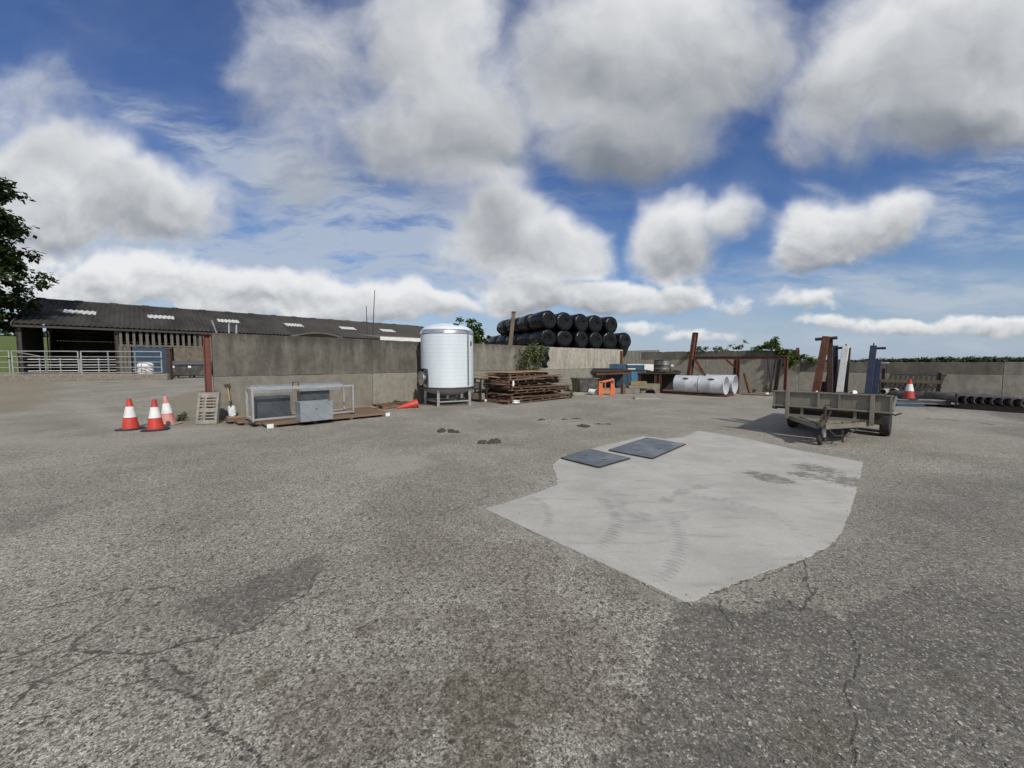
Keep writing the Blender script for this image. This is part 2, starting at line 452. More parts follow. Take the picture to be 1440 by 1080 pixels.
    for (px, py, rx, ry, rot, wt) in thin:
        u, v = uv(px, py)
        e = blob(q2, rx / FPX * 1.5, ry / FPX * 1.5, u, v, rot)
        wgt = t.rng(t.vmath('LENGTH', e, out=1), 1.0, .0, 0, wt)
        acct = wgt if acct is None else t.math('ADD', acct, wgt)
    # unseen sky elsewhere: added cumulus layer, cover thickened to whiten the ambient light
    zl = t.math('ADD', zc, .22)
    lay = t.comb(t.math('DIVIDE', x, zl), t.math('DIVIDE', y, zl), 0.0)
    other = t.rng(t.noise(lay, .9, 4, .55), .34, .62, 0, 1.2)
    dens = t.math('ADD', t.math('MULTIPLY', accm, front), t.math('MULTIPLY', other, t.math('SUBTRACT', 1.0, front)))
    body = dens
    dens = t.math('ADD', dens, t.math('MULTIPLY', t.math('MULTIPLY', t.math('SUBTRACT', fine, .5), t.rng(z, .05, .45, 1.55, 1.05)), t.rng(body, .10, .24)))
    alpha = t.rng(dens, t.rng(z, .05, .4, .26, .04), t.rng(z, .05, .4, .58, .86), 0, .97)
    ragged = t.rng(t.noise(t.mapping(q2, (1.5, 6.5, 1), rot=(0, 0, R(22))), 3.0, 5, .6), .22, .84)
    veil = t.math('MULTIPLY', t.math('MULTIPLY', acct, front), t.math('MULTIPLY_ADD', ragged, .95, .06))
    veil = t.rng(veil, 0.0, 1.15, 0, .80)
    # light: tops and thin rims catch the sun, thick undersides go grey
    rel = t.math('DIVIDE', accl, t.math('MAXIMUM', accw, .15))
    lift = t.math('MULTIPLY', t.math('SUBTRACT', fine, hi), t.rng(z, .08, .40, 1.5, .75))
    lum = t.math('ADD', t.math('MULTIPLY', rel, .88), lift)
    lum = t.math('ADD', lum, t.rng(t.math('SUBTRACT', 1.0, dens), -.3, .8, -.16, .10))
    lum = t.math('ADD', lum, t.rng(z, .10, .50, .17, -.08))
    ccol = t.mix(t.rng(lum, -.80, .50, 0, 1), (.155, .182, .222), (.86, .87, .88))
    ccol = t.vmath('SCALE', ccol, S1)
    # deep clear blue overhead, paler milky air low down
    skyc = t.mix(1.0, sky.outputs[0], t.mix(t.rng(z, .0, .55), (.76, .84, .97), (.44, .64, 1.0)), 'MULTIPLY')
    milk = t.rng(z, -.02, .20, .92, 0)
    skyc = t.mix(milk, skyc, t.vmath('SCALE', t.comb(.37, .455, .575), S1))
    c = t.mix(veil, skyc, t.vmath('SCALE', t.comb(.48, .545, .64), S1))
    c = t.mix(alpha, c, ccol)
    t.put(bg.inputs[0], c); bg.inputs[1].default_value = S
    w.cycles.sampling_method = 'NONE'
build_world()

# ------------------------------------------------------------------ ground
SH_A = Vector((-33.2, 25.6, 0))                 # near corner of the cattle shed's eaves
def sstep(x, a, b):
    t = np.clip((x - a) / (b - a), 0, 1); return t * t * (3 - 2 * t)
def terrain(X, Y):
    X = np.asarray(X, float); Y = np.asarray(Y, float)
    h = .43 * sstep(Y, 12, 23) * sstep(-X, 9, 15)
    s = (X - SH_A.x) * -.698 + (Y - SH_A.y) * .716
    sx = np.maximum(s - 17, 0)
    h = h + 6.9 * (1 - np.exp(-sx / 30.0)) * np.exp(-np.maximum(np.hypot(X, Y) - 250, 0) / 300)
    return h
def TZ(x, y): return float(terrain(x, y))
def wob(X, Y, k, s):
    r = random.Random(k); o = np.zeros_like(X)
    for i in range(5):
        a = r.uniform(0, 2 * PI); f = s * (1.7 ** i); ph = r.uniform(0, 6)
        o += np.sin((X * math.cos(a) + Y * math.sin(a)) * f + ph + 1.3 * np.sin((X * math.sin(a) - Y * math.cos(a)) * f * .7 + ph)) / (1.5 ** i)
    return o / 2.2
def pdist(X, Y, pts):
    best = np.full(X.shape, 1e9)
    for (a, b) in zip(pts[:-1], pts[1:]):
        ax, ay, bx, by = a.x, a.y, b.x, b.y
        dx, dy = bx - ax, by - ay
        t = np.clip(((X - ax) * dx + (Y - ay) * dy) / (dx * dx + dy * dy + 1e-9), 0, 1)
        best = np.minimum(best, np.hypot(X - ax - t * dx, Y - ay - t * dy))
    return best
def inpoly(X, Y, pts):
    c = np.zeros(X.shape, bool); n = len(pts)
    for i in range(n):
        a, b = pts[i], pts[(i + 1) % n]
        if a.y == b.y: continue
        k = ((a.y > Y) != (b.y > Y)) & (X < (b.x - a.x) * (Y - a.y) / (b.y - a.y) + a.x)
        c ^= k
    return c
def poly_soft(X, Y, px, soft):
    pts = [G(*p) for p in px]
    d = pdist(X, Y, pts + [pts[0]]); ins = inpoly(X, Y, pts)
    return sstep(np.where(ins, d, -d), -soft, soft)
def GP(*px): return [G(*p) for p in px]

def axis(segs):
    out = []
    for a, b, st in segs: out += list(np.arange(a, b - 1e-6, st))
    return out + [segs[-1][1]]
PATCH_PX = [(682,716),(735,700),(783,683),(783,672),(777,655),(790,643),(850,627),(905,614),(935,618),(962,615),(982,606),(1040,615),(1120,633),(1213,650),(1207,680),(1194,723),(1184,747),(1167,767),(1127,787),(1060,810),(997,834),(975,845),(962,846)]
def build_ground():
    xs = axis([(-4000,-1000,600),(-1000,-200,100),(-200,-60,10),(-60,-30,2),(-30,-14,.4),(-14,-6,.12),(-6,-3.2,.05),(-3.2,3.2,.0135),(3.2,6,.05),(6,17,.12),(17,30,.5),(30,60,2),(60,200,20),(200,1000,100),(1000,4000,600)])
    ys = axis([(-4000,-400,600),(-400,-20,40),(-20,0,2),(0,1.2,.3),(1.2,4.2,.0135),(4.2,5.2,.025),(5.2,8,.05),(8,16,.1),(16,30,.3),(30,60,1.5),(60,140,8),(140,400,40),(400,4000,400)])
    X, Y = np.meshgrid(np.array(xs), np.array(ys))
    nx, ny = len(xs), len(ys)
    near = np.exp(-np.hypot(X, Y) / 40)
    Z = terrain(X, Y) + .005 * wob(X, Y, 3, .5) * sstep(np.hypot(X, Y), 400, 60) * (Y < 30)
    wx = X + .05 * wob(X, Y, 1, 3) + .020 * wob(X, Y, 21, 17) + .006 * wob(X, Y, 23, 70); wy = Y + .05 * wob(X, Y, 2, 3) + .020 * wob(X, Y, 22, 17) + .006 * wob(X, Y, 24, 70)
    crack = np.zeros_like(X)
    lines = [([(0,870),(60,852),(130,835),(190,827),(225,829),(252,836)],.014,.9),([(186,830),(150,865),(115,895),(105,915)],.014,.75),
             ([(-20,930),(50,913),(105,895)],.016,.8),([(-20,955),(60,930),(112,912)],.012,.6),([(0,1003),(45,965),(100,938),(132,925),(200,923)],.018,1.),
             ([(200,923),(250,908),(330,890),(375,870),(430,835),(448,805)],.020,.9),([(110,912),(130,925)],.03,.8),
             ([(190,925),(195,960),(240,970),(270,976),(300,1015),(325,1040),(390,1075),(430,1100)],.017,1.),([(212,930),(255,940),(278,985)],.013,.8),([(140,968),(195,960)],.010,.6),
             ([(252,836),(250,790),(262,745)],.010,.45),([(330,880),(300,915),(278,985)],.012,.5),([(445,783),(560,742),(640,715),(690,695)],.02,.4),
             ([(1128,787),(1135,815),(1145,845),(1185,875),(1205,915),(1195,960),(1205,1020),(1210,1060),(1220,1100)],.011,.6),([(1108,840),(1125,852),(1142,848)],.012,.9),
             ([(1140,845),(1150,825)],.01,.7),([(140,815),(160,808)],.012,.9),([(325,1020),(318,1035)],.008,.8),([(0,715),(60,705),(150,690)],.03,.4),([(0,745),(30,738)],.04,.5),
             ([(1300,588),(1345,591),(1395,597)],.055,1.1),([(1395,597),(1418,599)],.03,.7),([(1015,842),(1020,880)],.012,.6),([(690,716),(790,760),(900,815),(960,846)],.018,.55),([(966,846),(997,836),(1127,788),(1167,768),(1194,724)],.02,.6)]
    for px, w, k in lines:
        w = w if w > .03 else .0095; k = k if w > .03 else min(.92, k * .5 + .4)
        d = pdist(wx, wy, GP(*px))
        crack = np.maximum(crack, k * np.exp(-(d / w) ** 2))
    dark = .86 * poly_soft(wx, wy, [(960,846),(935,872),(905,940),(880,1000),(845,1085),(820,1140),(1500,1140),(1500,860),(1440,830),(1340,800),(1250,840),(1190,872),(1140,850),(1100,835),(1050,858)], .03)
    dark = np.maximum(dark, .8 * poly_soft(wx, wy, [(248,852),(330,826),(445,781),(452,800),(440,822),(370,868),(330,890),(300,884),(270,868)], .025))
    dark = np.maximum(dark, .68 * poly_soft(wx, wy, [(1240,690),(1320,670),(1500,670),(1500,880),(1400,870),(1290,860),(1180,800),(1215,740)], .7))
    dark = np.maximum(dark, .5 * poly_soft(wx, wy, [(0,725),(60,712),(110,705),(70,735),(0,755)], .1))
    dark = np.maximum(dark, .55 * poly_soft(wx, wy, [(1372,603),(1400,599),(1470,601),(1470,622),(1410,611)], .15))
    dark = np.maximum(dark, .7 * poly_soft(wx, wy, [(1388,582),(1425,574),(1500,570),(1500,596),(1430,592)], .15))
    dark = np.maximum(dark, .5 * poly_soft(wx, wy, [(200,940),(270,930),(275,985),(230,965)], .05))
    stain = np.zeros_like(X)
    for (px, py, r, k) in [(705,985,.20,.9),(640,975,.12,.9),(760,1000,.10,.8),(670,1030,.13,.9),(700,1045,.14,.8),(790,965,.16,.65),(690,920,.16,.5),(765,890,.18,.55),(745,850,.2,.5),(520,885,.07,.8),(385,950,.08,.8),(640,870,.14,.5),(560,870,.10,.4),
                           (680,912,.12,.5),(840,990,.14,.5),(540,1010,.22,.45),(880,800,.3,.4),(720,790,.35,.4),(600,770,.35,.35),(820,900,.2,.4),(590,700,.5,.3),(1150,1040,.12,.6),(470,1000,.2,.5),(1340,970,.10,.4)]:
        g = G(px, py); r *= 1.35
        dd = np.hypot(wx - g.x, wy - g.y) + .35 * r * wob(X, Y, int(px), 2.6 / r * .6) + .12 * r * wob(X, Y, int(py), 14)
        stain = np.maximum(stain, k * sstep(-dd, -r * 1.15, -r * .55))
    pale = np.zeros_like(X)
    pale = np.maximum(pale, .7 * poly_soft(wx, wy, [(488,655),(520,643),(590,640),(615,652),(570,668),(530,672)], .15))
    pale = np.maximum(pale, .7 * poly_soft(wx, wy, [(95,568),(125,569),(180,590),(250,600),(300,596),(330,602),(250,612),(140,600),(120,585)], .35))
    pale = np.maximum(pale, .5 * poly_soft(wx, wy, [(-60,600),(60,615),(190,614),(330,606),(300,622),(120,632),(-60,626)], .35))
    pale = np.maximum(pale, .4 * poly_soft(wx, wy, [(1200,680),(1260,685),(1330,705),(1240,700)], .4))
    pale = np.maximum(pale, .35 * poly_soft(wx, wy, [(960,585),(1150,570),(1400,580),(1500,640),(1300,630),(1000,600)], .9))
    pp_ = [G(*q) for q in PATCH_PX]
    pale = np.maximum(pale, .4 * np.exp(-np.maximum(pdist(wx, wy, pp_ + [pp_[0]]) - .02, 0) / .10))
    tan = .85 * poly_soft(wx, wy, [(-100,546),(40,545),(85,552),(62,568),(40,578),(-100,588)], .5)
    tan = np.maximum(tan, .8 * poly_soft(wx, wy, [(240,566),(262,559),(300,557),(330,580),(300,592),(262,594),(235,596),(205,588)], .2))
    tan = np.maximum(tan, .7 * poly_soft(wx, wy, [(-100,537),(245,536),(245,542),(-100,546)], .5))
    # dirt that gathers along the foot of the walls
    P0 = Vector((-1.66, 17.3, 0))
    for a, b in ((P0 - WD * 9.4, P0 + WD * 13), (Vector((13.1, 21.5, 0)) - WN * 6, Vector((13.1, 21.5, 0)) + WN * 16)):
        d = pdist(wx, wy, [a, b]) + .3 * wob(X, Y, 9, 1.5)
        tan = np.maximum(tan, .75 * sstep(-d, -1.6, -.3))
    s = (X - SH_A.x) * -.698 + (Y - SH_A.y) * .716
    yard = sstep(-s, -17.5, -16.5) * sstep(48 - Y, 0, 3) * sstep(X, -70, -60)
    grass = 1 - yard
    me = bpy.data.meshes.new('ground')
    me.vertices.add(nx * ny)
    me.vertices.foreach_set('co', np.stack([X, Y, Z], -1).astype(np.float32).ravel())
    i = np.arange(nx * ny).reshape(ny, nx)
    q = np.stack([i[:-1, :-1], i[:-1, 1:], i[1:, 1:], i[1:, :-1]], -1).reshape(-1, 4)
    nq = len(q)
    me.loops.add(nq * 4); me.polygons.add(nq)
    me.loops.foreach_set('vertex_index', q.ravel().astype(np.int32))
    me.polygons.foreach_set('loop_start', (np.arange(nq) * 4).astype(np.int32))
    me.polygons.foreach_set('use_smooth', np.ones(nq, bool))
    me.update(calc_edges=True)
    for nm, arr in (('crack', crack), ('dark', dark), ('stain', stain), ('pale', pale), ('tan', tan), ('grass', grass)):
        me.attributes.new(nm, 'FLOAT', 'POINT').data.foreach_set('value', arr.astype(np.float32).ravel())
    o = bpy.data.objects.new('ground', me); COL.objects.link(o)
    o['kind'] = 'structure'
    me.materials.append(ground_mat())

def ground_mat():
    m, t, p = newmat('worn_tarmac_and_aggregate')
    v = t.pos()
    big = t.noise(v, .55, 5, .6); mid = t.noise(v, 2.7, 5, .6); fin = t.noise(v, 23, 4, .65)
    vw = t.vmath('ADD', v, t.vmath('SCALE', t.vmath('SUBTRACT', t.noise(v, 45, 2, .5, out=1), (.5, .5, .5)), .012))
    st = t.voro(vw, 92, out=1)                    # colour of each stone
    stv = t.sep(st)[0]
    gap = t.voro(vw, 92, 'DISTANCE_TO_EDGE')
    big_st = t.sep(t.voro(vw, 27, out=1))[1]
    dist27 = t.voro(vw, 27, out=0)
    darka, cracka, staina = t.attr('dark'), t.attr('crack'), t.attr('stain')
    pale, tan, grass = t.attr('pale'), t.attr('tan'), t.attr('grass')
    # stones: mostly mid grey, some pale flints, some dark pits where stones have gone
    stv2 = t.sep(t.voro(v, 135, out=1))[1]
    k = t.math('ADD', t.math('ADD', t.math('MULTIPLY', stv, .36), t.math('MULTIPLY', stv2, .30)), t.math('MULTIPLY', fin, .36))
    ra = t.node('ShaderNodeValToRGB'); t.put(ra.inputs[0], k)
    e = ra.color_ramp.elements
    e[0].position = .20; e[0].color = (.045, .042, .036, 1)
    e[1].position = .83; e[1].color = (.56, .535, .48, 1)
    for ps, cc in ((.35, (.125, .118, .102)), (.46, (.235, .223, .195)), (.58, (.315, .30, .264))):
        x = e.new(ps); x.color = cc + (1,)
    c = ra.outputs[0]
    edge = t.rng(gap, .0, .16)
    c = t.mix(t.math('MULTIPLY', t.math('SUBTRACT', 1.0, edge), .28), c, (.105, .095, .08))
    pit = t.math('MULTIPLY', t.rng(big_st, .84, .90), t.rng(dist27, .55, .30))
    c = t.mix(t.math('MULTIPLY', pit, .62), c, (.035, .034, .032))
    flint = t.math('MULTIPLY', t.rng(t.sep(t.voro(vw, 40, out=1))[2], .955, .975), t.rng(t.voro(vw, 40, out=0), .45, .3))
    c = t.mix(t.math('MULTIPLY', flint, .75), c, (.50, .48, .44))
    # broad unevenness: worn pale areas and binder-rich darker ones
    c = t.mix(1.0, c, t.mix(t.rng(big, .33, .68), (.90, .895, .875), (1.26, 1.255, 1.235)), 'MULTIPLY')
    c = t.mix(t.rng(t.noise(v, 5.5, 6, .7), .50, .70, 0, .42), c, (.18, .162, .135))
    c = t.mix(t.math('MULTIPLY', pale, t.rng(mid, .25, .6, .45, .9)), c, t.mix(fin, (.30, .284, .252), (.43, .405, .36)))
    # binder-rich dark tarmac: stones sunk in bitumen with pale bits left showing
    dm = t.math('MULTIPLY', darka, t.rng(t.math('ADD', t.math('MULTIPLY', mid, .6), t.math('MULTIPLY', fin, .4)),   .25, .65, 1.0, .6))
    dc = t.mix(t.rng(stv, .86, .97), t.mix(fin, (.058, .054, .049), (.125, .117, .105)), (.34, .32, .285))
    c = t.mix(dm, c, dc)
    sm = t.math('MULTIPLY', staina, t.rng(fin, .3, .68, 1.0, .55))
    c = t.mix(t.math('MULTIPLY', sm, .92), c, t.mix(stv, (.070, .056, .038), (.125, .103, .073)))
    c = t.mix(t.math('MULTIPLY', tan, t.rng(mid, .3, .6, .55, 1.0)), c, t.mix(t.noise(v, 7, 5, .65), (.15, .125, .088), (.30, .265, .195)))
    cr = t.rng(t.math('ADD', cracka, t.math('MULTIPLY', t.math('SUBTRACT', fin, .5), .55)), .22, .62)
    cr = t.math('MULTIPLY', cr, t.rng(cracka, .03, .25))
    c = t.mix(t.math('MULTIPLY', cr, .72), c, (.045, .042, .037))
    gcol = t.mix(t.noise(v, .12, 5, .6), (.055, .085, .02), (.13, .17, .035))
    c = t.mix(grass, c, gcol)
    t.put(p.inputs['Base Color'], c)
    t.put(p.inputs['Roughness'], t.rng(dm, 0, 1, .88, .72, False))
    p.inputs['Specular IOR Level'].default_value = .35
    h = t.math('ADD', t.math('MULTIPLY', edge, .6), t.math('MULTIPLY', t.math('ADD', fin, stv), .5))
    h = t.math('SUBTRACT', h, t.math('MULTIPLY', t.math('ADD', cr, pit), 1.2))
    t.put(p.inputs['Normal'], t.bump(h, .6, .006))
    return m
build_ground()

# pale concrete slab let into the yard, with tyre prints
def build_patch():
    pts = [G(*p) for p in PATCH_PX]
    r = random.Random(3); out = []
    n = len(pts)
    for i in range(n):
        a, b = pts[i], pts[(i + 1) % n]
        L = (b - a).length; k = max(1, int(L / .035))
        jit = .005 if i in (n - 1,) else .011
        for j in range(k):
            q = a.lerp(b, j / k)
            nrm = Vector((-(b - a).y, (b - a).x, 0)).normalized()
            out.append(q + nrm * (r.uniform(-1, 1) * jit if j else 0))
    bm = bmesh.new()
    vs = [bm.verts.new((q.x, q.y, .008 + .005 * float(wob(np.array([q.x]), np.array([q.y]), 3, .5)[0]))) for q in out]
    ed = [bm.edges.new((vs[i], vs[(i + 1) % len(vs)])) for i in range(len(vs))]
    low = [bm.verts.new((v.co.x, v.co.y, v.co.z - .08)) for v in vs]
    for i in range(len(vs)):
        j = (i + 1) % len(vs); bm.faces.new((vs[i], vs[j], low[j], low[i]))
    bmesh.ops.triangle_fill(bm, edges=ed, use_beauty=True)
    me = bpy.data.meshes.new('concrete_patch'); bm.to_mesh(me); bm.free()
    m, t, p = newmat('fresh_pale_concrete')
    v = t.pos()
    mid = t.noise(v, 1.3, 6, .62); fin = t.noise(v, 40, 4, .6); sw = t.noise(t.mapping(v, (1, 5, 1), rot=(0, 0, R(-35))), 1.6, 6, .65)
    c = t.mix(t.rng(mid, .3, .7), (.36, .356, .333), (.475, .47, .442))
    c = t.mix(t.rng(sw, .52, .72, 0, .55), c, (.245, .238, .22))
    c = t.mix(t.rng(t.noise(t.mapping(v, (1, 6, 1), (4, 2, 0), rot=(0, 0, R(20))), 2.0, 6, .65), .57, .72, 0, .6), c, (.47, .462, .435))
    c = t.mix(t.rng(fin, .3, .75, 0, .35), c, (.30, .30, .29))
    # tyre prints: arcs of lug marks
    marks = None
    x, y, z = t.sep(v)
    for (a, b, cc, w, k, lug) in [((748,700),(770,718),(765,745),.06,.36,.06),((849,705),(868,732),(838,770),.085,.44,.062),((933,720),(957,762),(922,818),.085,.36,.062),((935,706),(960,692),(1003,683),.10,.4,.4),((870,712),(900,726),(960,722),.14,.28,.4),((985,700),(1060,715),(1130,760),.10,.22,.1)]:
        A, B, C = G(*a), G(*b), G(*cc)
        D = 2 * (A.x * (B.y - C.y) + B.x * (C.y - A.y) + C.x * (A.y - B.y))
        ux = ((A.x**2 + A.y**2) * (B.y - C.y) + (B.x**2 + B.y**2) * (C.y - A.y) + (C.x**2 + C.y**2) * (A.y - B.y)) / D
        uy = ((A.x**2 + A.y**2) * (C.x - B.x) + (B.x**2 + B.y**2) * (A.x - C.x) + (C.x**2 + C.y**2) * (B.x - A.x)) / D
        ctr = Vector((ux, uy, 0)); rad = (A - ctr).length
        mb = (B - ctr).to_2d(); a0 = math.atan2(mb.y, mb.x)
        half = max(abs((A - ctr).to_2d().angle_signed((B - ctr).to_2d())), abs((C - ctr).to_2d().angle_signed((B - ctr).to_2d())))
        dv = t.vmath('SUBTRACT', v, (ux, uy, 0))
        dx, dy, dz = t.sep(t.mapping(dv, rot=(0, 0, -a0)))
        rr = t.math('SQRT', t.math('ADD', t.math('MULTIPLY', dx, dx), t.math('MULTIPLY', dy, dy)))
        off = t.math('SUBTRACT', rr, rad)
        ang = t.math('ARCTAN2', dy, dx)
        band = t.rng(t.math('ABSOLUTE', off), w, w * .6)
        core = t.rng(t.math('ABSOLUTE', off), w * .7, w * .1, 0, .6)
        lugs = t.rng(t.math('SINE', t.math('ADD', t.math('MULTIPLY', ang, 2 * PI * rad / lug), t.math('MULTIPLY', t.math('ABSOLUTE', off), 16))), -.2, .5)
        lim = t.rng(t.math('ABSOLUTE', ang), half * 1.15, half * .75)
        f = t.math('MULTIPLY', t.math('MULTIPLY', t.math('MAXIMUM', t.math('MULTIPLY', band, lugs), core), lim), k)
        marks = f if marks is None else t.math('MAXIMUM', marks, f)
    marks = t.math('MULTIPLY', marks, t.rng(t.noise(v, 9, 4), .25, .6))
    c = t.mix(marks, c, (.15, .15, .145))
    # flaked brown scabs near the far right corner
    sc = None
    for (px, py, r) in [(1082,672,.55),(1095,675,.5),(1150,660,.7),(1185,676,.7),(1130,668,.5),(1060,666,.35)]:
        g = G(px, py)
        f = t.rng(t.vmath('LENGTH', t.vmath('SUBTRACT', v, tuple(g)), out=1), r, r * .15)
        sc = f if sc is None else t.math('MAXIMUM', sc, f)
    scab = t.rng(t.math('ADD', t.math('MULTIPLY', sc, .35), t.noise(t.mapping(v, (1, 1.9, 1)), 7.0, 9, .75)), .76, .84)
    c = t.mix(t.math('MULTIPLY', scab, .8), c, (.155, .14, .115))
    c = t.mix(t.math('MULTIPLY', t.rng(t.noise(v, 22, 3), .70, .76), .5), c, (.16, .155, .145))
    t.put(p.inputs['Base Color'], c)
    p.inputs['Roughness'].default_value = .85; p.inputs['Specular IOR Level'].default_value = .3
    t.put(p.inputs['Normal'], t.bump(t.math('ADD', fin, t.math('MULTIPLY', scab, .6)), .35, .004))
    me.materials.append(m)
    o = bpy.data.objects.new('concrete_patch', me); COL.objects.link(o); o['kind'] = 'structure'
build_patch()
# ------------------------------------------------------------------ concrete walls
def wallmat(name, base, lite, algae, amt, streak=.6, rough_txt=.2, top=0):
    m, t, p = newmat(name)
    v = t.vmath('ADD', t.obj(), t.vmath('SCALE', t.comb(t.rand(), 0.0, t.math('MULTIPLY', t.rand(), 3.7)), 6.0))
    n1 = t.noise(v, .9, 6, .62); n2 = t.noise(v, 4.5, 6, .65); n3 = t.noise(v, 28, 5, .65)
    vs = t.mapping(v, (3.2, 3.2, .6)); stn = t.noise(vs, 1.1, 7, .68)
    c = t.mix(t.rng(n1, .32, .68), base, lite)
    c = t.mix(t.rng(n2, .42, .70, 0, .55), c, tuple(x * .55 for x in base))
    c = t.mix(t.rng(n3, .55, .75, 0, .4), c, tuple(x * .5 for x in base))
    f = t.math('MULTIPLY', t.rng(t.math('ADD', t.math('MULTIPLY', stn, streak), t.math('MULTIPLY', n1, 1 - streak)), .36, .62), amt)
    c = t.mix(f, c, algae)
    drip = t.rng(t.noise(t.mapping(v, (9, 9, .3), (2, 5, 1)), 1.0, 6, .65), .60, .74, 0, .35 * streak + .05)
    c = t.mix(drip, c, tuple(x * .45 for x in base))
    oz = t.sep(t.obj())[2]
    if top: c = t.mix(t.math('MULTIPLY', t.rng(t.math('ADD', oz, t.math('MULTIPLY', t.math('SUBTRACT', stn, .5), .9)), top - .42, top + .02), .6), c, tuple(x * .62 for x in algae))
    lich = t.rng(t.noise(v, 11, 6, .7), .64, .72, 0, .5)
    c = t.mix(lich, c, tuple(min(.6, x * 1.5) for x in lite))
    t.put(p.inputs['Base Color'], c); p.inputs['Roughness'].default_value = .92
    p.inputs['Specular IOR Level'].default_value = .25
    t.put(p.inputs['Normal'], t.bump(t.math('ADD', n3, t.math('MULTIPLY', n2, .8)), rough_txt + .3, .012))
    return m
MAT['wall_lo'] = wallmat('pale_cast_wall_panel', (0.251, 0.240, 0.207), (0.349, 0.334, 0.291), (0.158, 0.148, 0.124), .55, .35)
MAT['wall_lo_dark'] = wallmat('darker_cast_wall_panel', (.225, .212, .182), (.30, .285, .245), (.135, .125, .105), .7, .35)  # darker tone for the lower panel at the near end
MAT['wall_up'] = wallmat('algae_stained_wall_panel', (0.150, 0.143, 0.125), (0.243, 0.232, 0.205), (0.060, 0.056, 0.048), .85, .4, .3, 2.46)
MAT['wall_up_mid'] = wallmat('streaked_wall_panel', (0.242, 0.232, 0.201), (0.319, 0.306, 0.265), (0.110, 0.104, 0.088), .75, .6, .2, 2.46)
MAT['wall_pale'] = wallmat('pale_wall_panel', (0.406, 0.385, 0.334), (0.582, 0.559, 0.494), (0.182, 0.169, 0.141), .75, .6)  # paler, creamier tone than the other wall panels
MAT['wall_back'] = wallmat('buff_wall_panel', (0.306, 0.284, 0.239), (0.393, 0.367, 0.312), (0.191, 0.176, 0.147), .5, .4)
MAT['wall_back_up'] = wallmat('dark_topped_wall_panel', (0.172, 0.161, 0.135), (0.230, 0.215, 0.183), (0.076, 0.071, 0.059), .8, .4)
MAT['wall_right'] = wallmat('pitted_wall_panel', (0.309, 0.292, 0.254), (0.416, 0.396, 0.348), (0.134, 0.126, 0.107), .75, .3, .5)

def chipped(a, b, y0, y1, z0, z1, seed):
    r = random.Random(seed); pts = [(a, z0), (b, z0), (b, z1 - r.uniform(.01, .05))]
    x = b
    while x > a + .12:
        x -= r.uniform(.05, .16)
        d = r.uniform(0, .010) + (r.uniform(.015, .05) if r.random() < .10 else 0)
        pts.append((x, z1 - d))
    pts.append((a, z1 - r.uniform(.01, .05)))
    return MB().prism(pts, y0, y1)
P0 = Vector((-1.66, 17.3, 0)); H1, HJ = 2.46, 1.22
cols = [-9.36, -4.76, -.16, 4.44, 9.04, 12.9]
wl = thing('concrete_wall', 'long stained grey concrete panel wall with the white tank and pallet stack before it', 'wall', P0, RA)
for i in range(5):
    a, b = cols[i] + .006, cols[i + 1] - .006
    lo = MB().lohi((a, 0, -.3), (b, .16, HJ - .006))
    lo.build('lower_panel', MAT['wall_lo_dark'] if i == 0 else MAT['wall_lo'], wl, bevel=.012)
    up = chipped(a, b, .003, .157, HJ + .006, H1 - .012 * (i % 2), i)
    up.build('upper_panel', MAT['wall_up'] if i < 2 else MAT['wall_up_mid'] if i < 3 else MAT['wall_pale'], wl, bevel=.012)
cl = MB()
for k in range(1, 5): cl.lohi((cols[k] - .005, .02, -.3), (cols[k] + .005, .14, H1 - .03))
cl.build('joint_filler', MAT['dark'], wl)

po = thing('steel_post', 'red oxide steel post capping the near end of the long concrete wall', 'post', P0 + WD * -9.47, RA)
MB().ibeam((0, .08, -.3), (0, .08, 2.40), .13, .15, .012, (1, 0, 0)).build('upright', MAT['redpost'], po)
MB().lohi((-.10, -.03, 2.403), (.10, .19, 2.418)).build('top_plate', MAT['redpost'], po)
po = thing('steel_post', 'thin rusty steel post at the far end of the long concrete wall under the bales', 'post', P0 + WD * 12.55, RA)
MB().bar((0, -.08, .9), (0, -.08, 2.36), .15, .09).build('upright', MAT['rust'], po)
MB().lohi((-.12, -.036, .9), (.12, -.004, .93)).build('bracket', MAT['rust'], po)
for t_, h_, ln, lab in ((-9.22, .34, -.12, 'leftmost'), (-8.95, .28, .01, 'middle'), (-8.78, .26, .02, 'rightmost')):
    r0 = P0 + WD * t_ - WN * .08 + Vector((0, 0, H1 - .06))
    tag(MB().tube((0, 0, 0), (ln * .4, ln, h_ + .06), .022, 8).build('steel_rod', MAT['galv']), f'{lab} short grey steel rod of three on the wall top by the red post', 'rod', 'rods on the wall top').location = r0

Q0 = Vector((13.1, 21.5, 0))
bw = thing('concrete_wall', 'tall buff concrete back wall with dark top band and vine growing over it', 'wall', Q0, RN)
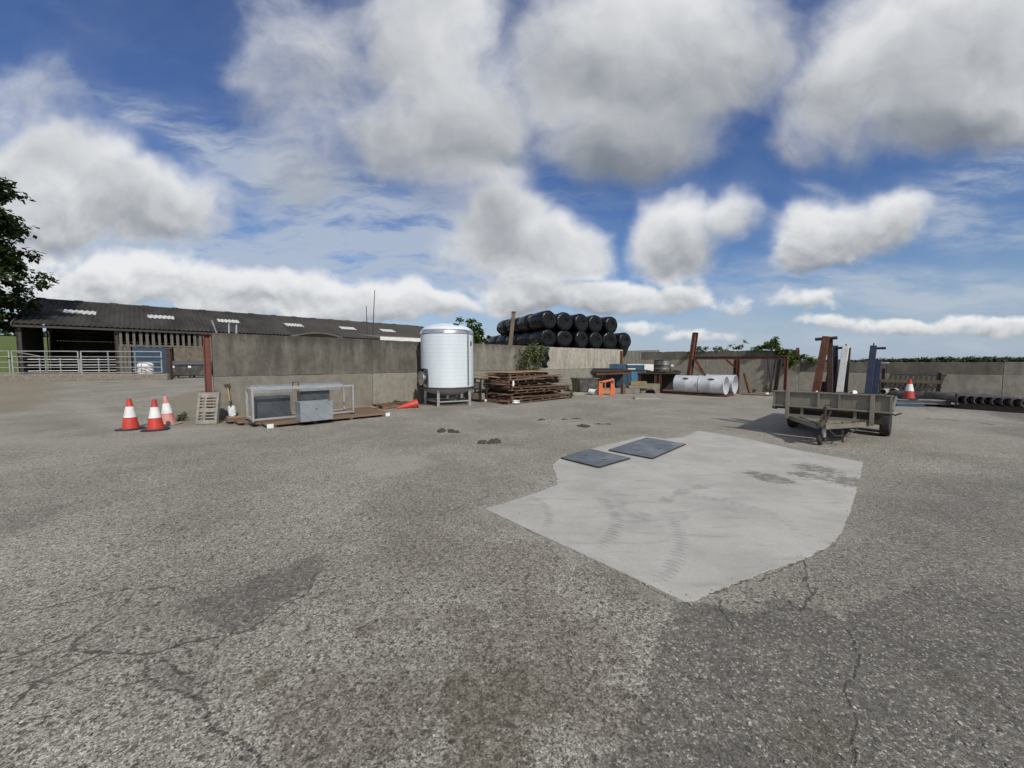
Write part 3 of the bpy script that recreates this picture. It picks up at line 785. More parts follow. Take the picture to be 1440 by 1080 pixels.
# local x runs along WN (to the right), local y behind the wall is +WD side
tl = [-6.3, -2.2, 1.0, 2.37]
for i in range(3):
    a, b = tl[i] + .006, tl[i + 1] - .006
    MB().lohi((a, 0, -.3), (b, .16, 1.197)).build('lower_panel', MAT['wall_back'], bw, bevel=.012)
    MB().lohi((a, .003, 1.199), (b, .157, 1.768)).build('middle_panel', MAT['wall_back'], bw, bevel=.012)
    chipped(a, b, .006, .154, 1.770, 2.29 - .015 * i, 10 + i).build('top_panel', MAT['wall_back_up'], bw, bevel=.006)
MB().lohi((2.22, -.05, 1.70), (2.36, -.003, 2.36)).build('end_post', MAT['rust'], bw)
rw = thing('concrete_wall', 'low pitted concrete wall running right behind the trailer and the pipes', 'wall', Q0, RN)
tr = [2.39, 5.6, 8.9, 11.8, 14.8, 18.5]
for i in range(5):
    a, b = tr[i] + .006, tr[i + 1] - .006
    MB().lohi((a, 0, -.3), (b, .16, 1.11)).build('lower_panel', MAT['wall_back'] if i == 0 else MAT['wall_right'], rw, bevel=.012)
    chipped(a, b, .003, .157, 1.122, 1.635 - .01 * (i % 2), 20 + i).build('upper_panel', MAT['wall_back_up'] if i < 2 else MAT['wall_up_mid'], rw, bevel=.012)
cl = MB()
for k in (1, 2, 3, 4): cl.lohi((tr[k] - .005, .02, -.3), (tr[k] + .005, .14, 1.6))
cl.build('joint_filler', MAT['dark'], rw)
st = thing('concrete_wall', 'short pale wall stub in the gap beside the lowest black bale', 'wall', P0 + WD * 20.5 - WN * 2.6, RN)
MB().lohi((-1.6, 0, -.3), (1.6, .16, 2.62)).build('panel', MAT['wall_pale'], st, bevel=.012)

# ------------------------------------------------------------------ cattle shed
def corrugated(x0, x1, y0, z0, y1, z1, pitch, amp, rows=6, per=6, lift=0):
    mb = MB(); n = int((x1 - x0) / pitch * per)
    sl = Vector((0, y1 - y0, z1 - z0)); nr = Vector((0, -(z1 - z0), y1 - y0)).normalized()
    for j in range(rows + 1):
        base = Vector((0, y0, z0)) + sl * (j / rows)
        for i in range(n + 1):
            x = x0 + (x1 - x0) * i / n
            a = math.sin(2 * PI * x / pitch)
            mb.v.append(tuple(base + Vector((x, 0, 0)) + nr * (amp * a + lift - .012 * (j % 1))))
    for j in range(rows):
        for i in range(n):
            o = j * (n + 1) + i
            mb.f.append((o, o + 1, o + n + 2, o + n + 1))
    return mb
def roofmat():
    m, t, p = newmat('black_weathered_fibre_cement')
    v = t.obj()
    n1 = t.noise(t.mapping(v, (.7, .25, .25)), 1.0, 6, .65); n2 = t.noise(v, 7, 6, .7)
    c = t.mix(t.rng(n1, .3, .7), (.028, .027, .026), (.062, .058, .054))
    c = t.mix(t.rng(n2, .5, .75, 0, .6), c, (.10, .095, .085))
    c = t.mix(t.rng(t.sep(v)[0], 8, 34, 0, .40), c, (.11, .10, .093))
    t.put(p.inputs['Base Color'], c); p.inputs['Roughness'].default_value = .9
    p.inputs['Specular IOR Level'].default_value = .2
    return m
def build_shed():
    sh = thing('cattle_shed', 'long open-fronted cattle shed with black corrugated roof and pale roof lights', 'shed', SH_A, RA)
    L, EZ, RZ, HW = 35.5, 4.27, 6.72, 8.0
    rm = roofmat()
    corrugated(.12, L + .3, -.25, EZ - .08, HW, RZ, .29, .034).build('roof', rm, sh, True)
    corrugated(.12, L + .3, 2 * HW + .35, EZ - .11, HW, RZ + .002, .29, .034).build('roof', rm, sh, True)
    for t_ in (2.9, 7.6, 12.4, 18.0, 23.6, 28.6):
        f0, f1 = .43, .58
        mb = corrugated(t_ - .85, t_ + .85, HW * f0, EZ + (RZ - EZ) * f0, HW * f1, EZ + (RZ - EZ) * f1, .29, .034, 2, 6, .03)
        mb.build('roof_light', MAT['skyl'], sh, True)
    rd = MB()
    for k in range(17):
        x = .3 + k * 2.06
        rd.prism([(-.30, -.10), (.30, -.10), (.16, .10), (-.16, .10)], 0, .50, Matrix.Translation((x, HW, RZ + .02)) @ Matrix.Rotation(R(-90), 4, 'Z'))
        rd.prism([(-.26, -.10), (.26, -.10), (.06, .065), (-.06, .065)], 0, 1.555, Matrix.Translation((x + .505, HW, RZ + .02)) @ Matrix.Rotation(R(-90), 4, 'Z'))
    rd.build('ridge_cap', rm, sh)
    for xx in (.11, L + .31):
        mb = MB()
        for s in (0, 1):
            ya, yb = (-.36, HW) if s == 0 else (2 * HW + .36, HW)
            mb.bar((xx, ya, EZ - .16), (xx, yb, RZ - .02), .05, .22)
        mb.build('barge_board', MAT['greyboard'], sh)
    bays = [.35, 4.9, 9.7, 14.5, 19.3, 24.1, 28.9, 33.7, 35.3]
    for y_ in (.12, 8.0, 15.85):
        for b in bays:
            h = RZ - .25 if y_ == 8.0 else EZ - .12
            MB().ibeam((b, y_, -.2), (b, y_, h), .16, .2, .014, (1, 0, 0)).build('post', MAT['dark'] if b or y_ > 1 else MAT['rust2'], sh)
    rf = MB()
    for b in bays:
        rf.bar((b, .12, EZ - .24), (b, HW, RZ - .24), .12, .2)
        rf.bar((b, 15.85, EZ - .24), (b, HW, RZ - .24), .12, .2)
    rf.build('rafters', MAT['dark'], sh)
    pu = MB()
    for k in range(7):
        f = k / 6.2
        for yy in (f * HW, 2 * HW - f * HW):
            pu.bar((.14, yy, EZ - .11 + (RZ - EZ) * f - .08), (L, yy, EZ - .11 + (RZ - EZ) * f - .08), .06, .12)
    pu.build('purlins', MAT['dark'], sh)
    # front: spaced boards above, sheeting and rubble below, open first bay
    r = random.Random(4)
    bd = MB(); x = 5.05
    while x < L:
        w = r.uniform(.15, .19)
        bd.lohi((x, -.05, 2.78 + r.uniform(-.05, .05)), (x + w, -.02, EZ - .16)); x += .36
    bd.build('spaced_boards', MAT['greyboard'], sh)
    MB().lohi((5.0, -.015, 2.80), (L, .02, 2.95)).build('board_rail', MAT['greyboard'], sh)
    lo = MB()
    for k, xx in enumerate((5.0, 5.22, 5.44)): lo.lohi((xx, -.06, .3), (xx + .19, -.03, 2.75))
    lo.build('board_panel', MAT['greyboard'], sh)
    MB().lohi((5.72, -.10, .3), (8.0, -.06, 2.76)).build('blue_sheeting', MAT['shed_blue'], sh)
    stw = MB().lohi((8.1, -.12, 1.70), (14, .25, 2.78)).lohi((12.4, -.12, -.2), (L, .25, 1.70)).lohi((14.02, -.12, 1.70), (L, .25, 2.78))
    stw.build('rubble_wall', MAT['stonew'], sh)
    MB().lohi((8.1, -.14, 1.55), (12.4, .26, 1.69)).build('lintel', MAT['dark'], sh)
    # back and gable cladding, gapped boards that leak light
    bk = MB(); x = 0
    while x < L: bk.lohi((x, 15.95, 0), (x + .19, 15.98, 3.63)); bk.lohi((x, 15.951, 3.63), (x + .13, 15.979, 4.2)); x += .19
    bk.lohi((0, 15.99, 0), (L, 16.05, 2.3)); bk.lohi((0, 15.93, 3.35), (L, 15.945, 3.55))
    bk.lohi((0, 15.99, 3.7), (L, 16.02, 4.25))
    bk.build('back_cladding', MAT['shadeboard'], sh)
    gb = MB(); y = .2
    while y < 15.8:
        z1 = EZ - .2 + (RZ - EZ) * min(y, 16 - y) / HW
        if not (8.6 < y < 9.8 or 10.6 < y < 12.6 or 13.2 < y < 14.4): gb.lohi((.20, y, 0), (.23, y + .15, z1))
        else:
            gb.lohi((.20, y, 0), (.23, y + .15, .9))
        y += .2
    gb.build('gable_cladding', MAT['shadeboard'], sh)
    gb = MB(); y = .2
    while y < 15.8:
        z1 = EZ - .2 + (RZ - EZ) * min(y, 16 - y) / HW
        gb.lohi((L + .02, y, 0), (L + .05, y + .19, z1)); y += .2
    gb.build('gable_cladding', MAT['white'], sh)
    gd = MB().lohi((.12, -.26, EZ - .32), (L + .2, -.20, EZ - .17))
    gd.build('fascia', MAT['dark'], sh)
build_shed()
fb = thing('feed_barrier', 'grey tubular feed barrier across the open bay inside the cattle shed', 'barrier', SH_A + WD * .15 - WN * .45 + Vector((0, 0, .4)), RA)
MB().tube((0, 0, .6), (4.7, 0, .6), .03, 8).tube((0, 0, 1.0), (4.7, 0, 1.0), .03, 8).tube((0, 0, 1.4), (4.7, 0, 1.4), .03, 8).build('rails', MAT['gate'], fb)
for k in range(6): MB().tube((.02 + k * .93, .05, 0), (.02 + k * .93, .05, 1.5), .035, 8).build('upright', MAT['gate'], fb)
MB().lohi((-.05, -.1, -.4), (4.8, .25, .42)).build('manger_wall', MAT['stonew'], fb)

# low arched shelter and white-edged lean-to between wall and shed
def px_on_line(px, P, D):
    u = (px - 720) / FPX
    return (u * P.y - P.x) / (D.x - u * D.y)
A0 = P0 - WN * 5.0
ta, tb = px_on_line(412, A0, WD), px_on_line(486, A0, WD)
ar = thing('arched_shelter', 'low arched sheet shelter whose dark mouth peeps above the long wall', 'shelter', A0 + WD * ((ta + tb) / 2), RA)
W_ = (tb - ta)
def arch(x): return 2.70 + .24 * math.cos(PI * x / W_) ** .8 if abs(x) < W_ / 2 - 1e-6 else 2.72
n = 24; mb = MB(); inn = MB()
pts = [(-W_ / 2 + W_ * k / n) for k in range(n + 1)]
mb.v = [(x, y, arch(x)) for y in (0, 3.0) for x in pts]
mb.f = [(k, k + 1, n + 2 + k, n + 1 + k) for k in range(n)]
mb.build('arched_roof', MAT['greyboard'], ar, solid=.05)
MB().prism([(x, arch(x) - .06) for x in pts] + [(W_ / 2, 0), (-W_ / 2, 0)], 2.9, 2.95).build('back_sheet', MAT['dark'], ar)
lt = MB(); A1 = P0 - WN * 6.0
ta, tb = px_on_line(536, A1, WD), px_on_line(612, A1, WD)
lr = thing('lean_to', 'lean-to roof with a white fascia showing just over the wall left of the tank', 'lean-to', A1 + WD * ta, RA)
MB().lohi((0, 0, 2.78), (tb - ta, .06, 2.98)).build('fascia', MAT['white'], lr)
corrugated(0, tb - ta, .07, 2.93, 2.6, 3.2, .29, .03, 2).build('roof', MAT['greyboard'], lr, True)
for x in (.3, (tb - ta) / 2, tb - ta - .3): MB().lohi((x - .06, .2, 0), (x + .06, .32, 2.9)).build('post', MAT['wood'], lr)
for x, top, lean, lab in ((516, 430, -.12, 'shorter'), (523, 408, .22, 'taller')):
    b = AY(x, 476, 24); tp = AY(x + (-1 if lean < 0 else 4), top, 24)
    b.z = 0
    pp = [b.lerp(tp, k / 6) + Vector((lean * (k / 6) ** 2 - lean * k / 6, 0, 0)) for k in range(7)]
    base = pp[0].copy()
    o = MB().path([p - base for p in pp], [.04, .035, .032, .03, .028, .024, .02], 6).build('whip_pole', MAT['dark'])
    o.location = base
    tag(o, f'{lab} thin bent whip pole rising behind the long wall', 'pole', 'whip poles behind the wall')

# ------------------------------------------------------------------ left side: yard kerb, gates, bins
def at_t(px, py, it=6):
    d = ray(px, py); z = 0
    for _ in range(40):
        t = (z - EYE) / d.z if d.z < -1e-4 else 60
        z = .6 * z + .4 * TZ(d.x * t, d.y * t)
    return Vector((d.x * t, d.y * t, TZ(d.x * t, d.y * t)))
KA, KB = Vector((-35.5, 23.2, .42)), Vector((-22.6, 25.2, .42))
kd = (KB - KA); kl = kd.length; krz = math.atan2(kd.y, kd.x)
kb = thing('kerb_wall', 'low muddy concrete kerb wall under the row of yard gates', 'kerb', KA, krz)
MB().lohi((0, 0, -.3), (kl, .3, .40)).build('kerb', MAT['stone'], kb, bevel=.03)
MB().lohi((0, .03, .40), (kl, .27, .43)).build('capping', MAT['slat'], kb)
def gate(x0, x1, lab, brace):
    w = x1 - x0
    g = thing('yard_gate', lab, 'gate', KA + kd.normalized() * x0 + Vector((-math.sin(krz), math.cos(krz), 0)) * .15 + Vector((0, 0, .44)), krz, 'galvanised yard gates')
    MB().tube((.03, 0, 0), (.03, 0, 1.46), .036, 8).build('hanging_stile', MAT['gate'], g, True)
    MB().tube((w - .03, 0, .04), (w - .03, 0, 1.46), .036, 8).build('closing_stile', MAT['gate'], g, True)
    for z in (.08, .42, .76, 1.10, 1.44): MB().tube((.05, 0, z), (w - .05, 0, z), .027 if z < 1.4 else .034, 8).build('rail', MAT['gate'], g, True)
    k = max(1, round(w / 1.75))
    for i in range(1, k): MB().bar((w * i / k, 0, .08), (w * i / k, 0, 1.44), .075, .03).build('upright', MAT['gate'], g)
    if brace: MB().tube((.1, .03, 1.42), (1.5, .03, 1.12), .024, 8).build('brace', MAT['gate'], g, True)
    MB().lohi((w - .12, -.05, .95), (w + .01, .05, 1.02)).build('latch', MAT['dark'], g)
gate(-2.0, 4.3, 'galvanised five-bar yard gate cut by the left edge of the picture', False)
gate(4.4, 8.0, 'galvanised yard gate with a diagonal brace before the open shed bay', True)
gate(8.1, 12.7, 'galvanised yard gate in front of the blue sheeting and white tub', False)
pw = thing('timber_post', 'square brown timber post standing between the yard gates and the black bins', 'post', Vector((-23.1, 26.0, .35)), krz)
MB().bar((0, 0, -.3), (0, 0, 2.15), .22, .22).build('upright', MAT['rust2'], pw, bevel=.02)
MB().lohi((-.16, -.16, 2.151), (.16, .16, 2.19)).build('cap', MAT['rust'], pw)

tb_ = thing('white_tub', 'large white wrapped sack standing on the yard behind the last gate', 'sack', AY(205, 526, 26.2), 0)
tb_.location.z = .42
r_ = random.Random(2); prof = []
for z, rr in ((0, .30), (.03, .40), (.2, .42), (.32, .43), (.36, .385), (.55, .42), (.66, .42), (.70, .37), (.9, .41), (1.0, .40), (1.10, .30), (1.13, .0)): prof.append((rr, z * 1.05))
mb = MB().lathe(prof, 24); mb.v = [(x * (1.08 + .05 * math.sin(7 * z + 3 * x)), y, z) for x, y, z in mb.v]
mb.build('body', MAT['wplastic'], tb_, True)
MB().lohi((-.45, -.43, .66), (.45, -.405, .72)).build('strap', MAT['gpipe'], tb_)

def wheelie(lab, px):
    p = AY(px, 533, 29.3); p.z = TZ(p.x, p.y)
    b = thing('waste_bin', lab, 'bin', p, R(20), 'black four-wheeled bins')
    b.scale = (1, 1, 1)
    MB().add([(-.58,-.45,.18),(.58,-.45,.18),(.58,.45,.18),(-.58,.45,.18),(-.66,-.53,1.02),(.66,-.53,1.02),(.66,.53,1.02),(-.66,.53,1.02)],
             [(0,3,2,1),(4,5,6,7),(0,1,5,4),(1,2,6,5),(2,3,7,6),(3,0,4,7)]).build('body', MAT['pipe'], b, bevel=.04)
    mb = MB(); n = 10
    prof = [(-.56 + 1.12 * k / n, 1.03 + .24 * math.sin(PI * k / n) ** .8) for k in range(n + 1)]
    mb.prism(prof, -.68, .68, Matrix.Rotation(R(90), 4, 'Z')); mb.build('lid', MAT['lid'], b, True)
    MB().tube((-.6, -.575, .95), (.6, -.575, .95), .022, 8).build('front_bar', MAT['dark'], b)
    for sx in (-.48, .48):
        for sy in (-.36, .36): MB().tube((sx - .025, sy, .09), (sx + .025, sy, .09), .09, 12).build('wheel', MAT['black'], b, True)
    MB().lohi((-.52, -.548, .76), (-.34, -.536, .93)).build('label', MAT['wplastic'], b)
MAT['lid'] = M('grey_bin_lid', (.10, .105, .115), .35, 0, (.075, .08, .09), 3)
wheelie('black four-wheeled bin with a white label left of the other, by the timber post', 259)
wheelie('black four-wheeled bin half hidden behind the red post', 281.5)

# grass bank hedge, trees
def crown_tree(name, label, base, h, blobs, nleaf, size, mat, trunk_r, seed, cat='tree', limbs=6):
    t = thing(name, label, cat, base)
    r = random.Random(seed)
    pts = []
    tot = sum(b[1][0] * b[1][1] * b[1][2] for b in blobs)
    for c, rad in blobs:
        k = int(nleaf * rad[0] * rad[1] * rad[2] / tot)
        pts += blobpts(c, rad, k, r, .35, max(5, k // 70), .20)
    leaves(pts, size, mat, 'crown', t, 1.5, .3, seed)
    mb = MB()
    zt = min(b[0][2] - .4 * b[1][2] for b in blobs)
    mb.path([(0, 0, -.4), (0, 0, .3), (.06, .04, zt * .5), (-.05, .08, zt), (0, 0, max(zt + .3, h * .62))], [trunk_r * 1.35, trunk_r * 1.05, trunk_r * .9, trunk_r * .75, trunk_r * .35], 10)
    for k in range(limbs):
        c, rad = blobs[k % len(blobs)]
        e = Vector(c) + Vector((r.uniform(-.5, .5) * rad[0], r.uniform(-.5, .5) * rad[1], r.uniform(-.2, .4) * rad[2]))
        s = Vector((0, 0, zt * r.uniform(.7, 1.1)))
        md = s.lerp(e, .5) + Vector((0, 0, -.12 * (e - s).length * .5))
        mb.path([s, md, e], [trunk_r * .5, trunk_r * .3, trunk_r * .1], 7)
    mb.build('trunk', MAT['bark'], t, True)
    return t
b_ = Vector((-35.6, 25.4, 0)); b_.z = TZ(b_.x, b_.y)
crown_tree('broadleaf_tree', 'dark broadleaf tree hanging over the left end of the cattle shed', b_, 13.5,
           [((.1, 0, 12.8), (1.8, 2.4, 1.7)), ((.7, 0, 10.6), (1.9, 2.6, 1.2)), ((1.0, -.2, 8.7), (2.0, 2.6, 1.1)), ((1.6, -.2, 7.0), (2.1, 2.6, 1.2)), ((.7, .2, 5.4), (2.0, 2.4, .9)), ((.2, .2, 4.2), (1.8, 2.2, .8)), ((1.5, 0, 10.4), (1.3, 2, .8)), ((-2.4, 0, 9.5), (2.2, 2.6, 4.4))],
           40000, .30, MAT['leaf_dark'], .38, 5, limbs=14)
b_ = AY(661, 500, 44); b_.z = 0
crown_tree('broadleaf_tree', 'small rounded green tree rising between the white tank and the bales', b_, 6.8,
           [((-.1, 0, 4.9), (1.7, 1.6, 1.9)), ((.9, 0, 4.2), (1.4, 1.4, 1.5)), ((-1.0, 0, 3.9), (1.3, 1.3, 1.5)), ((2.1, .3, 3.6), (.9, .9, 1.0))], 5200, .30, MAT['leaf_mid'], .2, 8)
def mass(name, segs, n, size, mat, seed, label=None):
    r = random.Random(seed); pts = []
    for (c, rad, k) in segs: pts += blobpts(c, rad, k, r, .25, max(6, k // 15), .2)
    o = leaves(pts, size, mat, name, None, 1.2, 0, seed)
    o['kind'] = 'stuff'
    if label: o['label'] = label; o['category'] = 'trees'
    return o
hs = []
r_ = random.Random(9)
for k in range(26):
    x = -150 + k * 4.5; y = 98 + r_.uniform(-3, 3)
    if x > -60: continue
    hs.append(((x, y, TZ(x, y) + 1.2), (3.4, 2.0, 1.5 + r_.uniform(-.3, .5)), 160))
mass('far_hedge', hs, 0, 1.0, MAT['leaf_far'], 3, 'dark hedge along the top of the grass field at the far left')
hs = []
for k in range(120):
    px = 1105 + k * 5.2
    Y = 380 + r_.uniform(-25, 25)
    u = (px - 720) / FPX
    top = 507 - (2.5 + 3.2 * math.sin((px - 1180) / 130) ** 2 if px > 1215 else .5) + r_.uniform(-.35, .35)
    h = max(2.0, EYE + (HZ - top) / FPX * Y)
    hs.append(((u * Y, Y, h * .45), (6.0, 7, h * .5), 300))
mass('far_wood', hs, 0, 1.5, MAT['leaf_far'], 4, 'low distant belt of woodland on the horizon beyond the right wall')
# ------------------------------------------------------------------ silage bales behind the wall
def balemat():
    m, t, p = newmat('black_silage_wrap')
    v = t.vmath('ADD', t.obj(), t.vmath('SCALE', t.comb(t.rand(), t.rand(), 0.0), 8.0))
    n = t.noise(t.mapping(v, (1, 1, 3)), 3.0, 5, .6); n2 = t.noise(t.mapping(v, (14, 14, 1.2)), 1.0, 4, .6)
    t.put(p.inputs['Base Color'], t.mix(t.rng(n, .5, .75, 0, .5), (.0045, .005, .006), (.012, .012, .013)))
    t.put(p.inputs['Roughness'], t.rng(n, .3, .7, .16, .34, False))
    p.inputs['Specular IOR Level'].default_value = .34
    t.put(p.inputs['Normal'], t.bump(t.math('ADD', n, n2), .6, .03))
    return m
MAT['bale'] = balemat()
BR, BL = .68, 1.70
be = Vector((.88, .475, 0)).normalized(); ba = Vector((be.y, -be.x, 0))     # along the row, and out of the ends we see
def bale_proto():
    r = random.Random(6)
    mb = MB()
    L = BL / 2
    prof = [(0, -L + .05), (.30, -L + .02), (.56, -L + .01), (.635, -L + .05), (.67, -L + .12), (.685, -L * .4), (.69, 0), (.685, L * .4), (.67, L - .12), (.635, L - .05), (.56, L - .005), (.30, L - .03), (.12, L - .07), (0, L - .06)]
    mb.lathe(prof, 40)
    # slump: flatter below, wrapper folds gathered on the ends
    vs = []
    for x, y, z in mb.v:
        a = math.atan2(y, x); rr = math.hypot(x, y)
        f = 1 + .014 * math.sin(3 * a + 2 * z) + .010 * math.sin(7 * a - z * 5)
        if abs(z) > L - .13 and rr > .05: f += .012 * math.sin(19 * a)
        vs.append((x * f, y * f * (.965 if y < 0 else 1.0), z))
    mb.v = vs
    mb.xform(Matrix.Rotation(R(90), 4, 'X'))        # axis to local y, front end at -y
    o = mb.build('silage_bale', MAT['bale'], None, True)
    mb = MB()
    r = random.Random(8)
    for k in range(9):                               # loose flaps of film on the visible end
        a = r.uniform(0, 2 * PI); q = r.uniform(.1, .45); s = r.uniform(.05, .12)
        c = Vector((math.cos(a) * q, -L + .0, math.sin(a) * q)); d = Vector((math.cos(a + 1.3), 0, math.sin(a + 1.3)))
        u = Vector((d.z, 0, -d.x))
        mb.add([c - d * s, c + u * s * .25 + Vector((0, -.03, 0)), c + d * s, c - u * s * .25 + Vector((0, .03, 0))], [(0, 1, 2, 3)])
    mb.build('film_flap', MAT['bale'], o)
    return o
bp = bale_proto()
brz = math.atan2(be.y, be.x)
B0 = AY(772, 476, 26.3)                              # front end centre of the first bottom bale
B0 = B0 - ba * (BL / 2)
GRP = 'wrapped bales stacked behind the wall'
num = ['first', 'second', 'third', 'fourth', 'fifth', 'sixth']
bales = []
def bale(i, j, k, label, off=(0, 0, 0)):
    c = B0 + be * (i * 1.395) - ba * (j * (BL + .03)) + Vector((0, 0, k * 1.17)) + Vector(off)
    r = random.Random(i * 31 + j * 7 + k)
    rot = (R(r.uniform(-2.5, 2.5)), R(r.uniform(0, 360)) if False else R(r.uniform(-16, 16)), brz + R(r.uniform(-7, 7)))
    if not bales:
        o = bp; o.location = c; o.rotation_euler = rot; o['label'] = label
        o['category'] = 'bale'; o['group'] = GRP
    else:
        o = dup(bp, label, c, rot=rot)
    o.scale = (r.uniform(.96, 1.05), r.uniform(.95, 1.03), r.uniform(.95, 1.05))
    bales.append(o)
    return o
for i in range(6):
    bale(i, 0, 0, f'black wrapped bale, {num[i]} from the left in the lower row facing us' if i < 5 else 'black wrapped bale ending the lower row at the right, loose film below')
for i in range(5):
    bale(i, 0, 1, f'black wrapped bale, {num[i]} from the left in the top row facing us', (.12 * i * 0, 0, .06 if i == 0 else 0))
for j in (1, 2, 3, 4):
    bale(0, j, 0, f'black wrapped bale in the lower side row, {num[j - 1]} behind the corner bale')
for j in (1, 2, 3):
    bale(0, j, 1, f'black wrapped bale in the upper side row, {num[j - 1]} behind the corner bale', (0, 0, .03))
lastb = bales[5]
mb = MB().lathe([(0, -1.28), (.16, -1.24), (.30, -1.10), (.40, -.85), (.50, -.55), (.56, -.3)], 20)
mb.v = [(x * (1 + .10 * math.sin(5 * z + 3 * math.atan2(y, x))), y * .45 - BL * .36, z) for x, y, z in mb.v]
mb.build('film_tail', MAT['bale'], lastb, True)
bk = tag(MB().build('earth_bank', None), None, None, kind='structure') if False else None
mb = MB()
zb = B0.z - BR - .02
c0 = B0 - be * 1.0 + ba * (BL / 2 + .1); c1 = B0 + be * 6.2 + ba * (BL / 2 + .1)
q0 = c0 - ba * 9.5; q1 = c1 - ba * 9.5
mb.add([c0, c1, q1, q0, c0 + Vector((0, 0, zb)) * 1 - Vector((0, 0, c0.z)), c1 + Vector((0, 0, zb - c1.z)), q1 + Vector((0, 0, zb - q1.z)), q0 + Vector((0, 0, zb - q0.z))],
       [(4, 5, 6, 7), (0, 1, 5, 4), (1, 2, 6, 5), (2, 3, 7, 6), (3, 0, 4, 7)])
mb.v = [(x, y, z if k > 3 else -.3) for k, (x, y, z) in enumerate(mb.v)]
ob = mb.build('earth_bank', MAT['mud']); ob['kind'] = 'structure'

# leaning split timber post in front of the bales
a, b = AY(716, 486, 20.6), AY(722.5, 438, 20.9)
o = MB().bar((0, 0, -2.3), (0, 0, 0), .2, .2).xform(Matrix.Identity(4))
tp = thing('timber_post', 'tall split timber post leaning in front of the black bales', 'post', (a.x - .2, a.y, 0))
MB().bar((0, 0, 0), b - tp.location, .24, .20, (0, 1, 0), .20, .18).build('upright', MAT['wood'], tp, bevel=.02)
d_ = (b - tp.location)
MB().bar(d_ * .985 + Vector((-.13, -.1, 0)), d_ * .985 + Vector((.15, -.1, .02)), .03, .05).build('cross_strap', MAT['rust'], tp)

# ------------------------------------------------------------------ traffic cones
def cone_proto(name, label, cat, body, tip, sleeve=True, base=True, group=None):
    c = thing(name, label, cat, (0, 0, 0), 0, group)
    H = .75; r0, r1 = .165, .035
    def rad(z): return r0 + (r1 - r0) * (z - .035) / (H - .035)
    if base:
        pts = []
        for k in range(4):
            a = k * PI / 2
            for da in (-.30, .30): pts.append((.285 * math.cos(a + PI / 4 + da), .285 * math.sin(a + PI / 4 + da)))
        mb = MB(); n = 8
        mb.v = [(x, y, 0) for x, y in pts] + [(x, y, .028) for x, y in pts] + [(x * .75, y * .75, .042) for x, y in pts]
        mb.f = [tuple(range(n - 1, -1, -1)), tuple(range(2 * n, 3 * n))] + [(k, (k + 1) % n, n + (k + 1) % n, n + k) for k in range(n)] + [(n + k, n + (k + 1) % n, 2 * n + (k + 1) % n, 2 * n + k) for k in range(n)]
        mb.build('base', MAT['black'], c, bevel=.004)
    za, zb, zc, zd = .035, .30, .565, H
    def shell(z0, z1, o, nm, mt, lip=None):
        pr = [(rad(z0) + o, z0), (rad(z1) + o, z1)]
        if lip: pr = lip + pr
        if abs(z1 - H) < 1e-6: pr += [(r1 - .008 + o, H + .004), (r1 - .014, H - .02), (r1 - .016, H - .20)]
        if z0 == za and not base: pr = [(rad(.3) - .008, .3), (r0 - .008, za + .002)] + [(r0 + .012, za), (r0 + .012, za + .02)] + pr
        MB().lathe(pr, 36).build(nm, mt, c, True)
    if sleeve:
        shell(za, zb, 0, 'lower_cone', body); shell(zb, zc, .004, 'reflective_sleeve', MAT['sleeve']); shell(zc, zd, 0, 'tip', tip)
        MB().lathe([(rad(zb) + .006, zb - .006), (rad(zb) + .007, zb + .004)], 36).build('seam_ring', body, c, True)
        MB().lathe([(rad(zd - .03) + .004, zd - .045), (rad(zd - .03) + .004, zd - .02)], 36).build('top_collar', tip, c, True)
    else:
        shell(za, zd, 0, 'cone', body)
    return c
cg = 'red and white traffic cones'
k1 = cone_proto('traffic_cone', 'clean red and white cone, leftmost of the three by the yard entrance', 'cone', MAT['red'], MAT['red'], group=cg)
k1.location = G(184, 604); k1.rotation_euler = (0, 0, R(12))
k2 = dup(k1, 'clean red and white cone, middle and nearest of the three by the yard entrance', G(219, 605), R(33))
k3 = cone_proto('traffic_cone', 'scuffed faded pink and white cone behind the two clean cones', 'cone', MAT['fadedred'], MAT['fadedred'], group=cg)
for ch in kids(k3):
    if ch.name.startswith('base'): ch.data = ch.data.copy(); ch.data.materials[0] = MAT['slat']
k3.location = G(237, 597); k3.rotation_euler = (R(1.5), R(-2), R(5))
k4 = dup(k1, 'red and white cone standing on steel beams right of the trailer', (0, 0, 0), R(40))
fc = cone_proto('traffic_cone', 'plain red cone lying on its side left of the white tank legs', 'cone', MAT['red'], MAT['red'], False, False, cg)
a = G(588, 573); b = G(565, 577)
d = Vector((-.86, -.46, 0)).normalized()
fc.location = a + Vector((0, 0, .155))
fc.rotation_euler = (Vector((d.x, d.y, -.18))).to_track_quat('Z', 'Y').to_euler()

